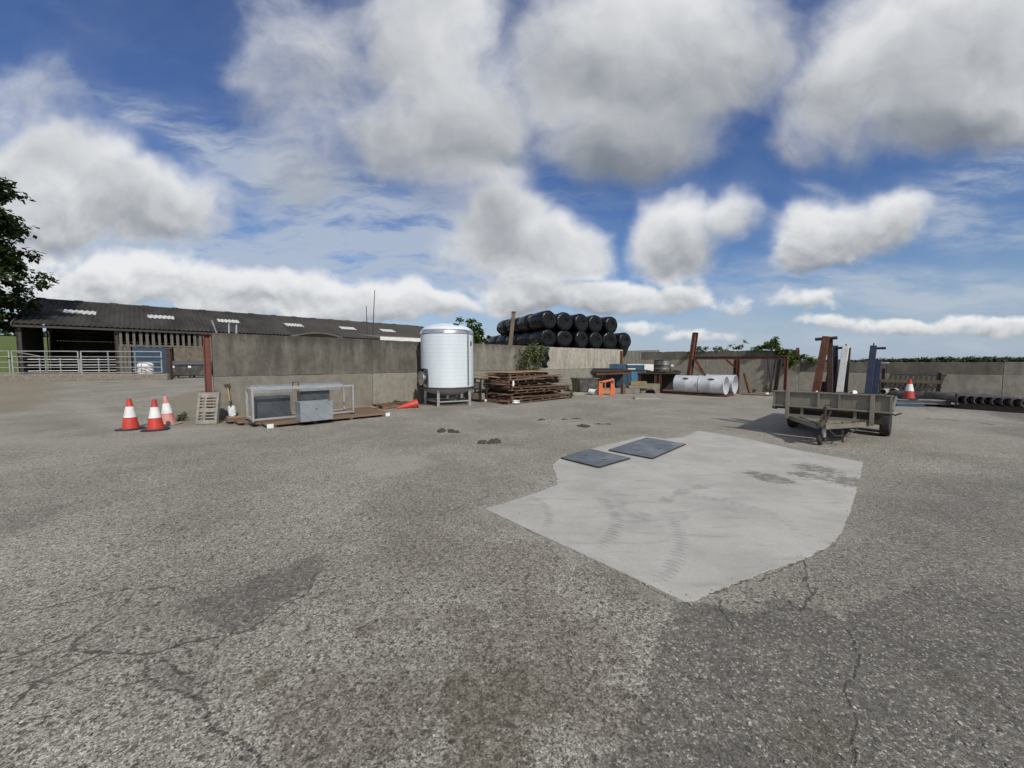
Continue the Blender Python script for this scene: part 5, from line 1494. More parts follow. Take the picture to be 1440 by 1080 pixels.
# black tub, white bucket
tb = thing('water_tub', 'black round-cornered rubber tub under the sheet steel by the wall', 'tub', P(822, 551), R(20))
MB().add([(-.52,-.4,0),(.52,-.4,0),(.52,.4,0),(-.52,.4,0),(-.6,-.47,.72),(.6,-.47,.72),(.6,.47,.72),(-.6,.47,.72)], [(0,3,2,1),(4,5,6,7),(0,1,5,4),(1,2,6,5),(2,3,7,6),(3,0,4,7)]).build('body', MAT['pipe'], tb, bevel=.06)
MB().lohi((-.63, -.50, .70), (.63, .50, .76)).build('rim', MAT['pipe'], tb, bevel=.02)
bu = thing('white_bucket', 'white plastic bucket tipped over in front of the black tub', 'bucket', P(829, 555) + Vector((0, 0, .17)), rot=(R(100), R(10), R(50)))
MB().lathe([(0, 0), (.13, 0), (.17, .34), (.18, .34), (.18, .36), (.165, .36), (.125, .01)], 24).build('body', MAT['wplastic'], bu, True)
MB().path([(.18 * math.cos(a), .18 * math.sin(a) * .25 - .1 * math.sin(a), .36 + .14 * math.sin(a)) for a in [PI * k / 8 for k in range(9)]], .006, 6).build('handle', MAT['galv'], bu)
o = MB().add([(-.4,-.28,0),(.38,-.3,0),(.42,.25,0),(-.35,.3,0),(-.34,-.22,.14),(.3,-.25,.17),(.36,.2,.13),(-.3,.24,.16)], [(0,3,2,1),(4,5,6,7),(0,1,5,4),(1,2,6,5),(2,3,7,6),(3,0,4,7)]).build('rubble_block', MAT['slat'], None, bevel=.03)
o.location = P(812, 556); tag(o, 'flat pale lump of broken concrete at the foot of the tall weeds', 'rubble')
# trestled sheets of steel
ts = thing('sheet_steel_stack', 'dark sheets and rusty steel lengths stacked flat above the orange trestle', 'stack', P(855, 546) + WN * -.2, RN + R(38))
r_ = random.Random(3)
for k in range(5):
    MB().lohi((-1.5 + r_.uniform(-.2, .1), -.5 + .05 * k, .98 + k * .055), (1.25 + r_.uniform(-.3, .2), .6, 1.018 + k * .055)).build('steel_sheet', MAT['dark'] if k != 2 else MAT['blue'], ts)
MB().ibeam((-.6, -.62, .93), (1.5, -.52, 1.02), .16, .2, .02).build('rusty_beam', MAT['rust'], ts)
for x in (-1.1, .95):
    mb = MB().lohi((x - .05, -.45, 0), (x + .05, -.36, .97)).lohi((x - .05, .45, 0), (x + .05, .54, .97)).lohi((x - .05, -.36, .86), (x + .05, .45, .96))
    mb.build('trestle', MAT['dark'], ts)
# blue steel container and cabinets
bc = thing('blue_container', 'dark blue steel container with a faded blue end standing by the corner', 'container', P(890, 547) - WN * .0 + Vector((0, 2.0, 0)), R(-10))
MB().lohi((-1.15, -.6, .05), (1.0, .7, 1.05)).build('body', MAT['blue'], bc, bevel=.02)
MB().lohi((.42, -.63, .30), (.98, -.604, 1.02)).build('faded_panel', MAT['lblue'], bc)
mb = MB()
for x in (-1.0, -.7, -.4, -.1, .2): mb.lohi((x, -.625, .1), (x + .06, -.603, 1.0))
mb.build('rib', MAT['blue'], bc)
MB().lohi((-1.2, -.66, 1.051), (1.05, .75, 1.10)).build('lid', MAT['dark'], bc)
for x in (-.9, .8): MB().lohi((x - .08, -.5, -.0), (x + .08, .6, .049)).build('skid', MAT['dark'], bc)
bz = bc.location
def onbc(x, y, z): return Matrix.Translation(bz) @ Matrix.Rotation(R(-10), 4, 'Z') @ Vector((x, y, z))
c2 = thing('blue_cabinet', 'long dark blue steel cabinet lying on the blue container', 'cabinet', onbc(-.35, .1, 1.10), R(-8))
MB().lohi((-.65, -.3, 0), (.45, .3, .40)).build('body', MAT['blue'], c2, bevel=.01)
MB().lohi((-.62, -.312, .03), (.42, -.302, .37)).build('door', MAT['blue'], c2)
MB().lohi((.30, -.33, .17), (.33, -.313, .24)).build('handle', MAT['dark'], c2)
c3 = thing('blue_cabinet', 'flat faded blue and white steel cabinet beside the dark blue one', 'cabinet', onbc(.75, .1, 1.10), R(-8))
MB().lohi((-.55, -.3, .02), (.45, .3, .33)).build('body', MAT['blue'], c3, bevel=.01)
MB().lohi((-.56, -.32, .331), (.46, .32, .39)).build('top', MAT['white'], c3)
MB().lohi((-.53, -.312, .04), (-.05, -.302, .12)).build('white_band', MAT['white'], c3)
c4 = thing('white_cabinet', 'white steel cabinet at the right end of the blue cabinets', 'cabinet', onbc(1.55, .15, 1.0), R(-8))
MB().lohi((-.30, -.3, 0), (.35, .3, .48)).build('body', MAT['white'], c4, bevel=.01)
MB().lohi((-.28, -.312, .04), (.33, -.302, .44)).build('door', MAT['white'], c4)
MB().lohi((-.25, -.25, -1.0), (.3, .25, -.002)).build('stand', MAT['dark'], c4)
# timber and concrete blocks
tbp = P(893, 553.5)
for k, (dx, dy, z_, L, w, h, m_, lab) in enumerate([(-.55, 0, 0, .75, .34, .26, 'stone', 'rough brown block at the bottom left of the block pile'), (-.35, .1, .262, 1.0, .36, .16, 'stone', 'long weathered block laid across the block pile'), (-.25, .1, .425, .85, .34, .20, 'tan2', 'yellowish timber baulk on top of the block pile'), (-.72, -.1, 0, .14, .3, .5, 'brown', 'short upright brown stake at the left of the block pile')]):
    o = MB().lohi((0, -w / 2, 0), (L, w / 2, h)).build('rough_block', MAT.get(m_) or MAT['stone'], None, bevel=.02)
    o.location = tbp + Vector((dx, dy, z_)); o.rotation_euler = (0, 0, R(-3 + 3 * k)); tag(o, lab, 'block', 'rough blocks in a pile')
    if m_ == 'tan2': o.data.materials[0] = M('yellowed_timber', (.25, .19, .085), .9, 0, (.16, .12, .06), 4, bump=.4)
n = 12; W_ = .95
pts = [(-W_ / 2, 0), (-.26, 0)] + [(-.26 * math.cos(PI * k / n), .26 * math.sin(PI * k / n)) for k in range(1, n)] + [(.26, 0), (W_ / 2, 0), (W_ / 2, .50), (-W_ / 2, .50)]
mb = MB(); mb.v = [(x, -.2, z) for x, z in pts] + [(x, .2, z) for x, z in pts]; N = len(pts)
mb.f = [(k, N + k, N + (k + 1) % N, (k + 1) % N) for k in range(N)]
bm_ = bmesh.new()
o = MB(); 
ringl = pts[1:n + 2]
for s in (-.2, .2):
    base = len(o.v); top = [(-W_ / 2 + W_ * k / n, .50) for k in range(n + 1)]
    o.v += [(x, s, z) for x, z in ringl] + [(x, s, z) for x, z in top] + [(-W_ / 2, s, 0), (W_ / 2, s, 0)]
    o.f += [(base + k, base + k + 1, base + n + 1 + k + 1, base + n + 1 + k) for k in range(n)]
    o.f += [(base, base + n + 1, base + 2 * n + 2), (base + n, base + 2 * n + 3, base + 2 * n + 1)]
o.v += mb.v; off = len(o.v) - len(mb.v); o.f += [tuple(i + off for i in f) for f in mb.f]
ab = o.build('arched_block', MAT['stone'], None); ab.location = P(913, 553); ab.rotation_euler = (0, 0, R(-6))
tag(ab, 'buff block with a half-round arch cut in its foot', 'block')
o = MB().add([(-.6,-.3,0),(.55,-.35,0),(.6,.3,0),(-.5,.32,0),(-.54,-.26,.07),(.5,-.3,.08),(.54,.26,.06),(-.45,.28,.08)], [(0,3,2,1),(4,5,6,7),(0,1,5,4),(1,2,6,5),(2,3,7,6),(3,0,4,7)]).build('stone_slab', MAT['slat'], None, bevel=.015)
o.location = P(908, 561); tag(o, 'thin broken stone slab lying flat before the arched block', 'slab')
# steel rack with scrap, black drum
sr = thing('scrap_rack', 'low rusty steel rack with dark scrap heaped on it left of the silver ducts', 'rack', P(934, 553) + Vector((0, .8, 0)), R(-25))
for x in (-.95, -.1, .12, .95):
    for y in (-.6, .6): MB().ibeam((x, y, 0), (x, y, 1.0), .11, .12, .014, (1, 0, 0)).build('upright', MAT['rust'], sr)
MB().lohi((-1.05, -.7, 1.0), (1.05, .7, 1.05)).build('top_sheet', MAT['dark'], sr)
MB().lohi((-1.0, -.65, .02), (1.0, .65, .07)).build('bottom_sheet', MAT['rust'], sr)
MB().lohi((-.95, .5, .1), (.95, .55, .98)).build('back_sheet', MAT['dark'], sr)
r_ = random.Random(17); mb = MB()
for k in range(26):
    c = Vector((r_.uniform(-.95, .95), r_.uniform(-.6, .5), 1.08 + r_.uniform(0, .10))); a = r_.uniform(-.5, .5) + (1.57 if r_.random() < .3 else 0); L = r_.uniform(.2, .7)
    d = Vector((math.cos(a), math.sin(a), r_.uniform(-.12, .12))) * L / 2
    mb.bar(c - d, c + d, r_.uniform(.03, .14), r_.uniform(.02, .06))
mb.build('scrap_metal', MAT['scrap'], sr)

def onsr(x, y, z): return Matrix.Translation(sr.location) @ Matrix.Rotation(R(-25), 4, 'Z') @ Vector((x, y, z))
dr = thing('black_drum', 'fat black plastic drum standing on the scrap rack', 'drum', onsr(.15, .25, 1.052), 0)
MB().lathe([(0, 0), (.40, 0), (.44, .03), (.44, .16), (.455, .18), (.44, .20), (.44, .40), (.455, .42), (.44, .44), (.44, .62), (.42, .66), (0, .66)], 32).build('body', MAT['pipe'], dr, True)
MB().lathe([(.45, .655), (.46, .67), (.45, .69), (0, .695)], 32).build('lid', MAT['pipe'], dr, True)
MB().tube((.40, -.2, .36), (.50, -.26, .36), .07, 14).build('outlet', MAT['wplastic'], dr, True)

# galvanised ducts
MAT['duct'] = M('spiral_galvanised_duct', (.66, .69, .73), .4, .25, (.58, .61, .65), 3, dirt=(.33, .34, .35), dirts=2, dirtamt=.4, bump=.03)
def duct(lab, c, L, r, hatch=True):
    """axis along WN, c = ground point under the near right end"""
    d = thing('steel_duct', lab, 'duct', Vector((c.x, c.y, r + .10)), RN, 'galvanised ducts lying by the wall')
    mx = Matrix.Rotation(R(90), 4, 'Y')
    m2 = Matrix.Translation((-L, 0, 0)) @ mx
    MB().lathe([(r - .012, 0), (r, 0), (r + .012, .01), (r + .012, .035), (r, .04), (r, L / 2 - .02), (r + .006, L / 2), (r, L / 2 + .02), (r, L - .04), (r + .012, L - .035), (r + .012, L - .01), (r, L), (r - .012, L), (r - .012, 0)], 48, m2).build('shell', MAT['duct'], d, True)
    MB().lathe([(0, L - .30), (r - .014, L - .28)], 48, m2).build('inner_baffle', MAT['duct'], d, True)
    if hatch:
        pts = []
        up = Vector((0, -.50, .866)); 
        for k in range(20):
            a = 2 * PI * k / 20
            th = R(40) + .36 * math.sin(a) * (.13 / .13) * .38; 
            pts.append(Vector((-L * .5 + .15 * math.cos(a), -math.cos(th) * (r + .006), math.sin(th) * (r + .006))))
        mb = MB(); mb.v = [tuple(p) for p in pts]; mb.f = [tuple(range(20))]
        mb.build('hatch_opening', MAT['dark'], d, solid=.008)
        tri = [(-.10, R(28)), (-.02, R(75)), (-.30, R(75))]
    MB().lohi((-L + .02, -r - .02, -.06), (-L + .05, -r + .02, .06)).lohi((-.05, -r - .02, -.06), (-.02, -r + .02, .06)).build('flange_lug', MAT['galv'], d)
    return d
dA = P(1021, 558)
duct('front right galvanised duct with a dark oval hatch, open end toward the trailer', dA, 1.15, .43)
duct('front left galvanised duct with a dark oval hatch, beside the scrap rack', dA - WN * 1.18, 1.15, .43)
duct('rear galvanised duct with a wide open end showing behind the front pair', dA + WN * .12 + WD * .92, 1.3, .45, False)
sk = thing('timber_skid', 'long rust-brown skid beam under the galvanised ducts', 'skid', dA - WN * 1.1, RN)
for y in (-.16, .16, .75): MB().lohi((-1.30, y - .06, 0), (1.2, y + .06, .095)).build('runner', MAT['rust'], sk)
for x in (-1.25, -.1, 1.05): MB().lohi((x, -.10, .02), (x + .1, .69, .08)).build('cross_piece', MAT['rust'], sk)

# rusty goal-like frame and the leaning post
FB = Vector((11.76, 20.0, 0))
rf = thing('rusty_frame', 'rusty steel portal frame with beam, brackets and posts before the back wall', 'frame', FB, RN)
def fpos(px): return px_on_line(px, FB, WN)
x0, x1 = fpos(976), fpos(1105)
MB().ibeam((x0, 0, 1.86), (0, 0, 1.86), .12, .14, .014).build('beam', MAT['rust'], rf)
MB().ibeam((.06, 0, 1.86), (x1, 0, 1.86), .12, .13, .014).build('beam', MAT['rust'], rf)
MB().ibeam((0, 0, 0), (0, 0, 1.95), .13, .14, .014, (1, 0, 0)).build('post', MAT['rust'], rf)
MB().ibeam((x1, 0, 0), (x1, 0, 1.95), .13, .13, .014, (1, 0, 0)).build('post', MAT['rust'], rf)
xm = fpos(1031)
MB().ibeam((xm, .35, 0), (xm, .35, 1.78), .15, .15, .016, (1, 0, 0)).build('post', MAT['rust'], rf)
MB().bar((xm - .45, .3, 1.76), (xm, .33, 1.35), .08, .10).build('gusset', MAT['rust'], rf)
MB().bar((x1 - .02, .05, 1.2), (x1 - .12, .6, 0), .08, .08).build('stay', MAT['rust'], rf)
MB().bar((.25, .1, 1.05), (.42, .5, 0), .07, .10).build('stay', MAT['rust'], rf)
xs_ = fpos(1085)
MB().ibeam((xs_ + .08, .5, 0), (xs_ + .22, .55, 1.8), .16, .16, .016, (1, 0, 0)).build('post', MAT['dark'], rf)  # dark post built to stand in for a cast shadow behind the frame
MB().bar((x0 + .02, 0, 1.80), (x0 + .9, .1, .35), .09, .11).build('brace', MAT['rust'], rf)
for x in (0, x1): MB().lohi((x - .13, -.13, 0), (x + .13, .13, .016)).build('foot_plate', MAT['rust'], rf)
lpb, lpt = AY(967, 535, 21.6), AY(978, 468, 21.9)
lpb.z = 0
lp = thing('steel_post', 'tall leaning rust-brown steel post rising above the back wall', 'post', lpb)
MB().ibeam((0, 0, 0), lpt - lpb, .22, .22, .02, (1, .4, 0)).build('upright', MAT['rust'], lp)
MB().bar((lpt - lpb) - Vector((.0, 0, .002)), (lpt - lpb) + Vector((0, 0, .016)), .25, .25).build('end_plate', MAT['rust'], lp)
# debris strip along the wall foot
dbg = 'debris at the back wall foot'
for k, (px, py, L, w, h, rz, m_, lab) in enumerate([(1062, 556, 1.2, .12, .06, -40, 'brown', 'short brown batten on the ground below the rusty frame'), (1090, 557, 1.5, .16, .07, -38, 'stone', 'low crumbled kerb piece left of the trailer'), (1078, 555, .16, .13, .10, 10, 'wplastic', 'small white lump at the wall foot below the vine')]):
    o = MB().lohi((-L / 2, -w / 2, 0), (L / 2, w / 2, h)).build('debris_piece', MAT[m_], None, bevel=.02); o.location = P(px, py); o.rotation_euler = (0, 0, R(rz)); tag(o, lab, 'debris', dbg)
# ------------------------------------------------------------------ right-hand clutter
bs = thing('beam_stack', 'pale steel channel beams stacked on blue ones right of the trailer', 'beams', P(1283, 571), R(-22))
MB().lohi((-1.6, -.10, 0), (-.2, .12, .09)).build('blue_beam', MAT['blue'], bs, bevel=.005)
MB().lohi((-.55, -.22, 0), (.25, -.12, .075)).build('blue_beam', MAT['blue'], bs, bevel=.005)
mb = MB(); 
for y in (0, .26): mb.ibeam((-1.9, y, .17), (1.05, y, .17), .2, .15, .02)
mb.build('channel_beam', MAT['galv2'], bs)
MB().lohi((-1.8, .42, 0), (1.0, .58, .24)).build('back_beam', MAT['dark'], bs)
MAT_ = None
k4.location = bs.location + Matrix.Rotation(R(-22), 3, 'Z') @ Vector((-.05, .13, .247))
for k, (px, Yo, r, L, m_, lab) in enumerate([(1256, 1.0, .13, 1.1, 'gpipe', 'pale grey pipe end lying behind the cone, leftmost'), (1272, 1.05, .14, 1.2, 'gpipe', 'pale grey pipe with a dark open mouth left of the cone'), (1296, 1.1, .13, 1.3, 'gpipe', 'pale grey pipe poking out right of the cone')]):
    o = thing('drain_pipe', lab, 'pipe', P(px, 563) + Vector((0, Yo * .5, r + .20)), R(122), 'pale pipes behind the beams')
    MB().lathe([(r - .015, 0), (r, 0), (r, L), (r - .015, L), (r - .015, 0)], 24, Matrix.Rotation(R(90), 4, 'X')).build('tube', MAT['gpipe'], o, True)
    MB().lathe([(r + .001, L - .12), (r + .02, L - .11), (r + .02, L - .005), (r + .001, L)], 24, Matrix.Rotation(R(90), 4, 'X')).build('socket', MAT['gpipe'], o, True)
    MB().lohi((-.15, -L + .1, -r - .20), (.15, -.1, -r - .005)).build('bearer', MAT['brown'], o)
bp_ = thing('drain_pipe', 'large black drain pipe lying open-ended beside the weeds', 'pipe', P(1316, 566) + Vector((.0, 0, .21)), R(14), 'black drain pipes')
MB().lathe([(.175, 0), (.20, 0), (.20, 1.5), (.175, 1.5), (.175, 0)], 32, Matrix.Rotation(R(-90), 4, 'X')).build('tube', MAT['pipe'], bp_, True)
MB().lathe([(.201, .0), (.22, .01), (.22, .14), (.201, .16)], 32, Matrix.Rotation(R(-90), 4, 'X')).build('socket', MAT['pipe'], bp_, True)
# barrier rail and slatted grating leaning on the wall
gr = lx(1284, .05)
sg = thing('slatted_grating', 'dark slatted steel grating leaning against the wall behind the cone', 'grating', gr - WD * .42, rot=(R(-16), 0, RN))
mb = MB(); n = 11
for k in range(n):
    x = -.75 + 1.55 * k / (n - 1); mb.bar((x - .17, 0, .05), (x + .10, 0, 1.14), .10, .03, (0, 1, 0))
mb.build('slats', MAT['dark'], sg)
for z_, o_ in ((.06, -.17), (.60, -.03), (1.13, .10)): MB().bar((-.82 + o_, .03, z_), (.88 + o_, .03, z_), .05, .07).build('rail', MAT['dark'], sg)
rl = thing('guard_rail', 'dull brown guard rail on two posts standing before the leaning grating', 'rail', lx(1281, .75), RN)
xa, xb = px_on_line(1240, rl.location, WN), px_on_line(1326, rl.location, WN)
MB().lohi((xa, -.06, .74), (xb, -.02, .88)).build('rail', MAT['wood'], rl)
for x, h in ((xa + .05, 1.35), (xb - .1, 1.2)): MB().ibeam((x, 0, 0), (x, 0, h), .12, .12, .014, (1, 0, 0)).build('post', MAT['dark'], rl)
# row of black pipes on a dark bearer
pd = Vector((.43, .90, 0)).normalized()
pr0, pr1 = P(1347, 574.5), P(1452, 582)
bb = thing('timber_bearer', 'long black bearer under the row of drain pipes at the right', 'bearer', pr0, math.atan2((pr1 - pr0).y, (pr1 - pr0).x))
MB().lohi((0, -.02, 0), ((pr1 - pr0).length, .14, .17)).build('front_beam', MAT['dark'], bb, bevel=.01)
MB().lohi((0, .9, 0), ((pr1 - pr0).length, 1.05, .17)).build('rear_beam', MAT['dark'], bb, bevel=.01)
MB().bar((-.05, -.05, -.1), (-.05, -.02, .52), .05, .05).build('end_stake', MAT['dark'], bb)
L_ = (pr1 - pr0); nm = ['leftmost', 'second', 'third', 'fourth', 'fifth', 'sixth', 'seventh', 'eighth']
pp = None
for k in range(8):
    f = (1354 - 1347 + 13.1 * k) / 105
    loc = pr0 + L_ * f + Vector((-L_.y, L_.x, 0)).normalized() * -.03 + Vector((0, 0, .17 + .152))
    lab = f'black drain pipe end in the row on the bearer, {nm[k]} from the left' if 0 < k < 7 else ('black drain pipe end in the row on the bearer, leftmost' if k == 0 else 'black drain pipe end in the row on the bearer, cut by the picture edge')
    if pp is None:
        pp = thing('drain_pipe', lab, 'pipe', loc, math.atan2(pd.y, pd.x) - R(90), 'black drain pipes')
        MB().lathe([(.132, 0), (.15, 0), (.15, 2.2), (.132, 2.2), (.132, 0)], 28, Matrix.Rotation(R(-90), 4, 'X')).build('tube', MAT['pipe'], pp, True)
        MB().lathe([(.151, .02), (.158, .03), (.158, .12), (.151, .13)], 28, Matrix.Rotation(R(-90), 4, 'X')).build('band', MAT['pipe'], pp, True)
    else: dup(pp, lab, loc, math.atan2(pd.y, pd.x) - R(90) + R(random.Random(k).uniform(-2, 2)))
# dark sheet heap at the far right
ds = MB(); n = 10; r = random.Random(31)
for j in range(n + 1):
    for i in range(n + 1):
        x, y = i / n * 2.6 - .3, j / n * 1.6
        ds.v.append((x, y, .75 * math.exp(-((x - 1.3) ** 2) / .7 - (y - .9) ** 2 / .35) + .05 * r.random() + .02))
for j in range(n):
    for i in range(n): ds.f.append((j * (n + 1) + i, j * (n + 1) + i + 1, (j + 1) * (n + 1) + i + 1, (j + 1) * (n + 1) + i))
o = ds.build('tarpaulin_heap', MAT['tarp'], None, True, solid=.01); o.location = P(1418, 567) + Vector((.6, 1.2, .0)); tag(o, 'dark grey tarpaulin heap behind the last drain pipes', 'tarpaulin')

# ------------------------------------------------------------------ the trailer and its load
def build_trailer():
    C0 = Vector((6.60, 8.0, 0))
    T = thing('flatbed_trailer', 'olive-grey twin-axle flatbed trailer with its drawbar toward us', 'trailer', C0, RN)
    # local x across (right), local y to the rear (WD)
    ol = MAT['olive']
    hw = .96
    hb = MB().lohi((-hw, 0, .685), (hw, .022, .985)).build('headboard', ol, T)
    MB().lohi((-hw - .005, -.045, .975), (hw + .005, .03, 1.005)).build('top_rail', ol, hb, bevel=.004)
    MB().lohi((-hw - .005, -.06, .655), (hw + .005, .03, .69)).build('bottom_rail', ol, hb, bevel=.004)
    for x in (-hw, -.17, .165, hw - .035):
        MB().lohi((x, -.045, .69), (x + .035, -.002, .974)).build('rib', ol, hb)
    for x in (-.69, .68): MB().lohi((x - .035, -.075, .40), (x + .035, -.02, 1.012)).build('stanchion', ol, T, bevel=.004)
    # deck and sides
    MB().lohi((-hw, .035, .64), (hw, 4.0, .675)).build('deck', MAT['timber'], T)
    for s in (-1, 1):
        MB().lohi((s * hw - .018, .04, .678), (s * hw + .018, 4.0, .73)).build('side_board', ol, T)
        MB().lohi((s * .45 - .04, .1, .50), (s * .45 + .04, 3.9, .635)).build('chassis_rail', MAT['dark'], T)
    MB().lohi((-hw, 4.002, .60), (hw, 4.03, .74)).build('tailboard', ol, T)
    MB().lohi((-.66, -.02, .44), (.66, .06, .50)).build('cross_member', ol, T, bevel=.004)
    MB().lohi((-hw + .02, .04, .60), (hw - .02, .12, .654)).build('cross_member', MAT['dark'], T)
    for x in (-.43, .43): MB().lohi((x - .025, -.01, .502), (x + .025, .05, .652)).build('hanger', ol, T)
    MB().lohi((-.80, .60, .36), (.80, .66, .638)).build('underdeck_shade_panel', MAT['dark'], T)  # added dark panel standing in for the shade under the deck
    # drawbar
    for s in (-1, 1): MB().bar((s * .62, .02, .41), (s * .05, -.80, .385), .07, .09).build('drawbar_arm', ol, T, bevel=.004)
    MB().prism([(-.40, 0), (.40, 0), (.07, -.62), (-.07, -.62)], 0, .012, Matrix.Translation((0, -.13, .455)) @ Matrix.Rotation(R(-90), 4, 'X')).build('drawbar_plate', MAT['pale_plate'], T)
    cp = MB().bar((0, -.72, .44), (0, -1.02, .44), .09, .10, w2=.07).build('coupling_head', MAT['scrap'], T, bevel=.012)
    MB().bar((0, -.86, .50), (0, -.66, .60), .035, .03).build('coupling_handle', MAT['dark'], cp)
    MB().bar((.06, -.70, .47), (.10, -.45, .66), .02, .03).build('brake_lever', MAT['dark'], T)
    jw = MB().tube((.03, -.64, .10), (.03, -.64, .76), .028, 12).build('jockey_post', MAT['dark'], T, True)
    MB().tube((.03, -.64, .16), (.03, -.64, .50), .036, 12).build('outer_tube', MAT['galv'], jw, True)
    MB().path([(.03, -.64, .765), (.03, -.64, .80), (.11, -.64, .80), (.11, -.64, .86)], .011, 6).build('crank_handle', MAT['dark'], jw)
    w_ = MB(); w_.lathe([(.03, -.03), (.095, -.035), (.11, -.02), (.11, .02), (.095, .035), (.03, .03)], 24, Matrix.Translation((-.03, -.68, .11)) @ Matrix.Rotation(R(78), 4, 'Y') @ Matrix.Rotation(R(0), 4, 'X'))
    w_.build('jockey_wheel', MAT['black'], T, True)
    MB().bar((.03, -.64, .20), (-.02, -.68, .11), .03, .05).build('jockey_fork', MAT['dark'], T)
    MB().bar((.27, -.36, .46), (.30, -.42, .06), .05, .035).build('prop_stand', MAT['dark'], T)
    MB().path([(.05, -.8, .42), (.2, -.7, .22), (.35, -.45, .20), (.5, -.2, .34)], .010, 6).build('brake_cable', MAT['dark'], T)
    mud = 0
    for s in (-1, 1):
        for y in (1.55, 2.2):
            cx = s * .84
            wh = MB().lathe([(.15, -.085), (.235, -.088), (.262, -.07), (.268, -.04), (.262, -.036), (.262, -.030), (.268, -.026), (.268, -.003), (.262, 0), (.262, .006), (.268, .010), (.268, .034), (.262, .038), (.262, .042), (.268, .046), (.262, .07), (.235, .088), (.15, .085)], 40, Matrix.Translation((cx, y, .268)) @ Matrix.Rotation(R(90), 4, 'Y'))
            w = wh.build('wheel', MAT['tyre'], T, True)
            MB().lathe([(0, -.03), (.06, -.03), (.10, -.015), (.15, -.06), (.155, -.085), (.155, .085), (.15, .06), (.10, .03), (.06, .045), (0, .045)], 28, Matrix.Translation((cx, y, .268)) @ Matrix.Rotation(R(90), 4, 'Y')).build('rim', MAT['galv'], w, True)
    for y in (1.55, 2.2):
        MB().tube((-.76, y, .268), (.76, y, .268), .035, 10).build('axle', MAT['dark'], T)
        for s in (-1, 1): MB().bar((s * .62, y - .3, .43), (s * .62, y + .3, .43), .06, .05).bar((s * .62, y, .28), (s * .62, y, .42), .08, .1).build('leaf_spring', MAT['dark'], T)
    # tow eyes
    MB().path([(hw, .1, .64), (hw + .04, .06, .62), (hw + .10, .02, .66), (hw + .13, .0, .67)], .014, 6).build('rope_hook', MAT['dark'], T)
    MB().path([(-hw + .1, .0, .64), (-hw + .06, -.02, .60), (-hw + .0, -.02, .61), (-hw - .0, -.0, .65)], .02, 6).build('rope_hook', MAT['dark'], T)
    MB().lohi((hw - .26, -.062, .985), (hw - .10, -.046, 1.0)).build('reflector', MAT['dark'], T)
    MB().lohi((hw - .16, 1.28, .56), (hw - .08, 1.34, .62)).build('marker_lamp', MAT['wplastic'], T)
    return T
MAT['pale_plate'] = M('worn_pale_checker_plate', (.30, .285, .235), .6, .2, (.22, .21, .17), 5, dirt=(.12, .10, .08), dirts=5)
def tyremat():
    m, t, p = newmat('tyre_rubber')
    n = t.noise(t.obj(), 6, 5)
    t.put(p.inputs['Base Color'], t.mix(t.rng(n, .4, .7), (.016, .016, .016), (.045, .042, .038)))
    p.inputs['Roughness'].default_value = .8
    return m
MAT['tyre'] = tyremat()
TR = build_trailer()
TM = Matrix.Translation(TR.location) @ Matrix.Rotation(RN, 4, 'Z')
DK = .677
def tl_(px, ly):
    """local x on the trailer deck of the point seen in column px at local y"""
    u = (px - 720) / FPX; b = TR.location + WD * ly
    return (u * b.y - b.x) / (WN.x - u * WN.y)
def load(name, lab, cat, ly, group=None):
    return thing(name, lab, cat, TM @ Vector((0, ly, DK)), RN, group)
def zh(px, py, ly):
    b = TR.location + WD * ly + WN * tl_(px, ly)
    return EYE + (HZ - py) / FPX * b.y - DK
lg = 'steel stands loaded on the trailer'
ly = .75
a = load('steel_stand', 'rust-brown A-shaped steel stand with a cross tube on the trailer', 'stand', ly, lg)
xt = tl_(1161, ly); h = zh(1161, 473, ly)
MB().bar((tl_(1146.5, ly), 0, .02), (xt - .02, .0, h), .15, .09, (0, 1, 0), .13, .08).build('leg', MAT['rust'], a, bevel=.006)
MB().bar((tl_(1168, ly), .12, .02), (xt + .04, .10, h - .03), .11, .10, (0, 1, 0), .09, .09).build('leg', MAT['rust2'], a, bevel=.006)
MB().tube((xt - .22, .05, h - .06), (xt + .17, .05, h - .04), .035, 12).build('cross_tube', MAT['dark'], a, True)
MB().lohi((tl_(1143, ly), -.12, 0), (tl_(1172, ly), .25, .02)).build('foot_plate', MAT['rust'], a)
ly = 1.15
b = load('steel_stand', 'narrow navy blue A-shaped stand behind the rusty one', 'stand', ly, lg)
h = zh(1170, 486, ly); x = tl_(1170, ly)
MB().bar((tl_(1163, ly), 0, .02), (x - .0, 0, h), .10, .08, (0, 1, 0), .09).build('leg', MAT['navy'], b, bevel=.005)
MB().bar((tl_(1176, ly), .1, .02), (x + .03, .08, h), .10, .08, (0, 1, 0), .09).build('leg', MAT['navy_d'], b, bevel=.005)
MB().tube((x - .02, .04, h - .06), (tl_(1186, ly), -.1, h - .06), .028, 10).build('peg', MAT['navy_d'], b, True)
MB().lohi((tl_(1160, ly), -.1, 0), (tl_(1180, ly), .2, .02)).build('foot_plate', MAT['navy_d'], b)
ly = .95
b = load('steel_stand', 'white painted box-section post leaning slightly on the trailer', 'stand', ly, lg)
h = zh(1187, 487, ly)
MB().bar((tl_(1180.5, ly), 0, .01), (tl_(1187.5, ly), .03, h), .125, .12, (0, 1, 0), .11, .11).build('upright', MAT['white'], b, bevel=.006)
MB().tube((tl_(1187.5, ly), .03, h - .0), (tl_(1187.5, ly), .03, h + .05), .012, 8).build('top_pin', MAT['dark'], b)
MB().bar((tl_(1189.5, ly), .12, .01), (tl_(1191.5, ly), .14, h - .03), .06, .06, (0, 1, 0)).build('dark_side_bar', MAT['dark'], b)  # dark bar along the right side of the white post
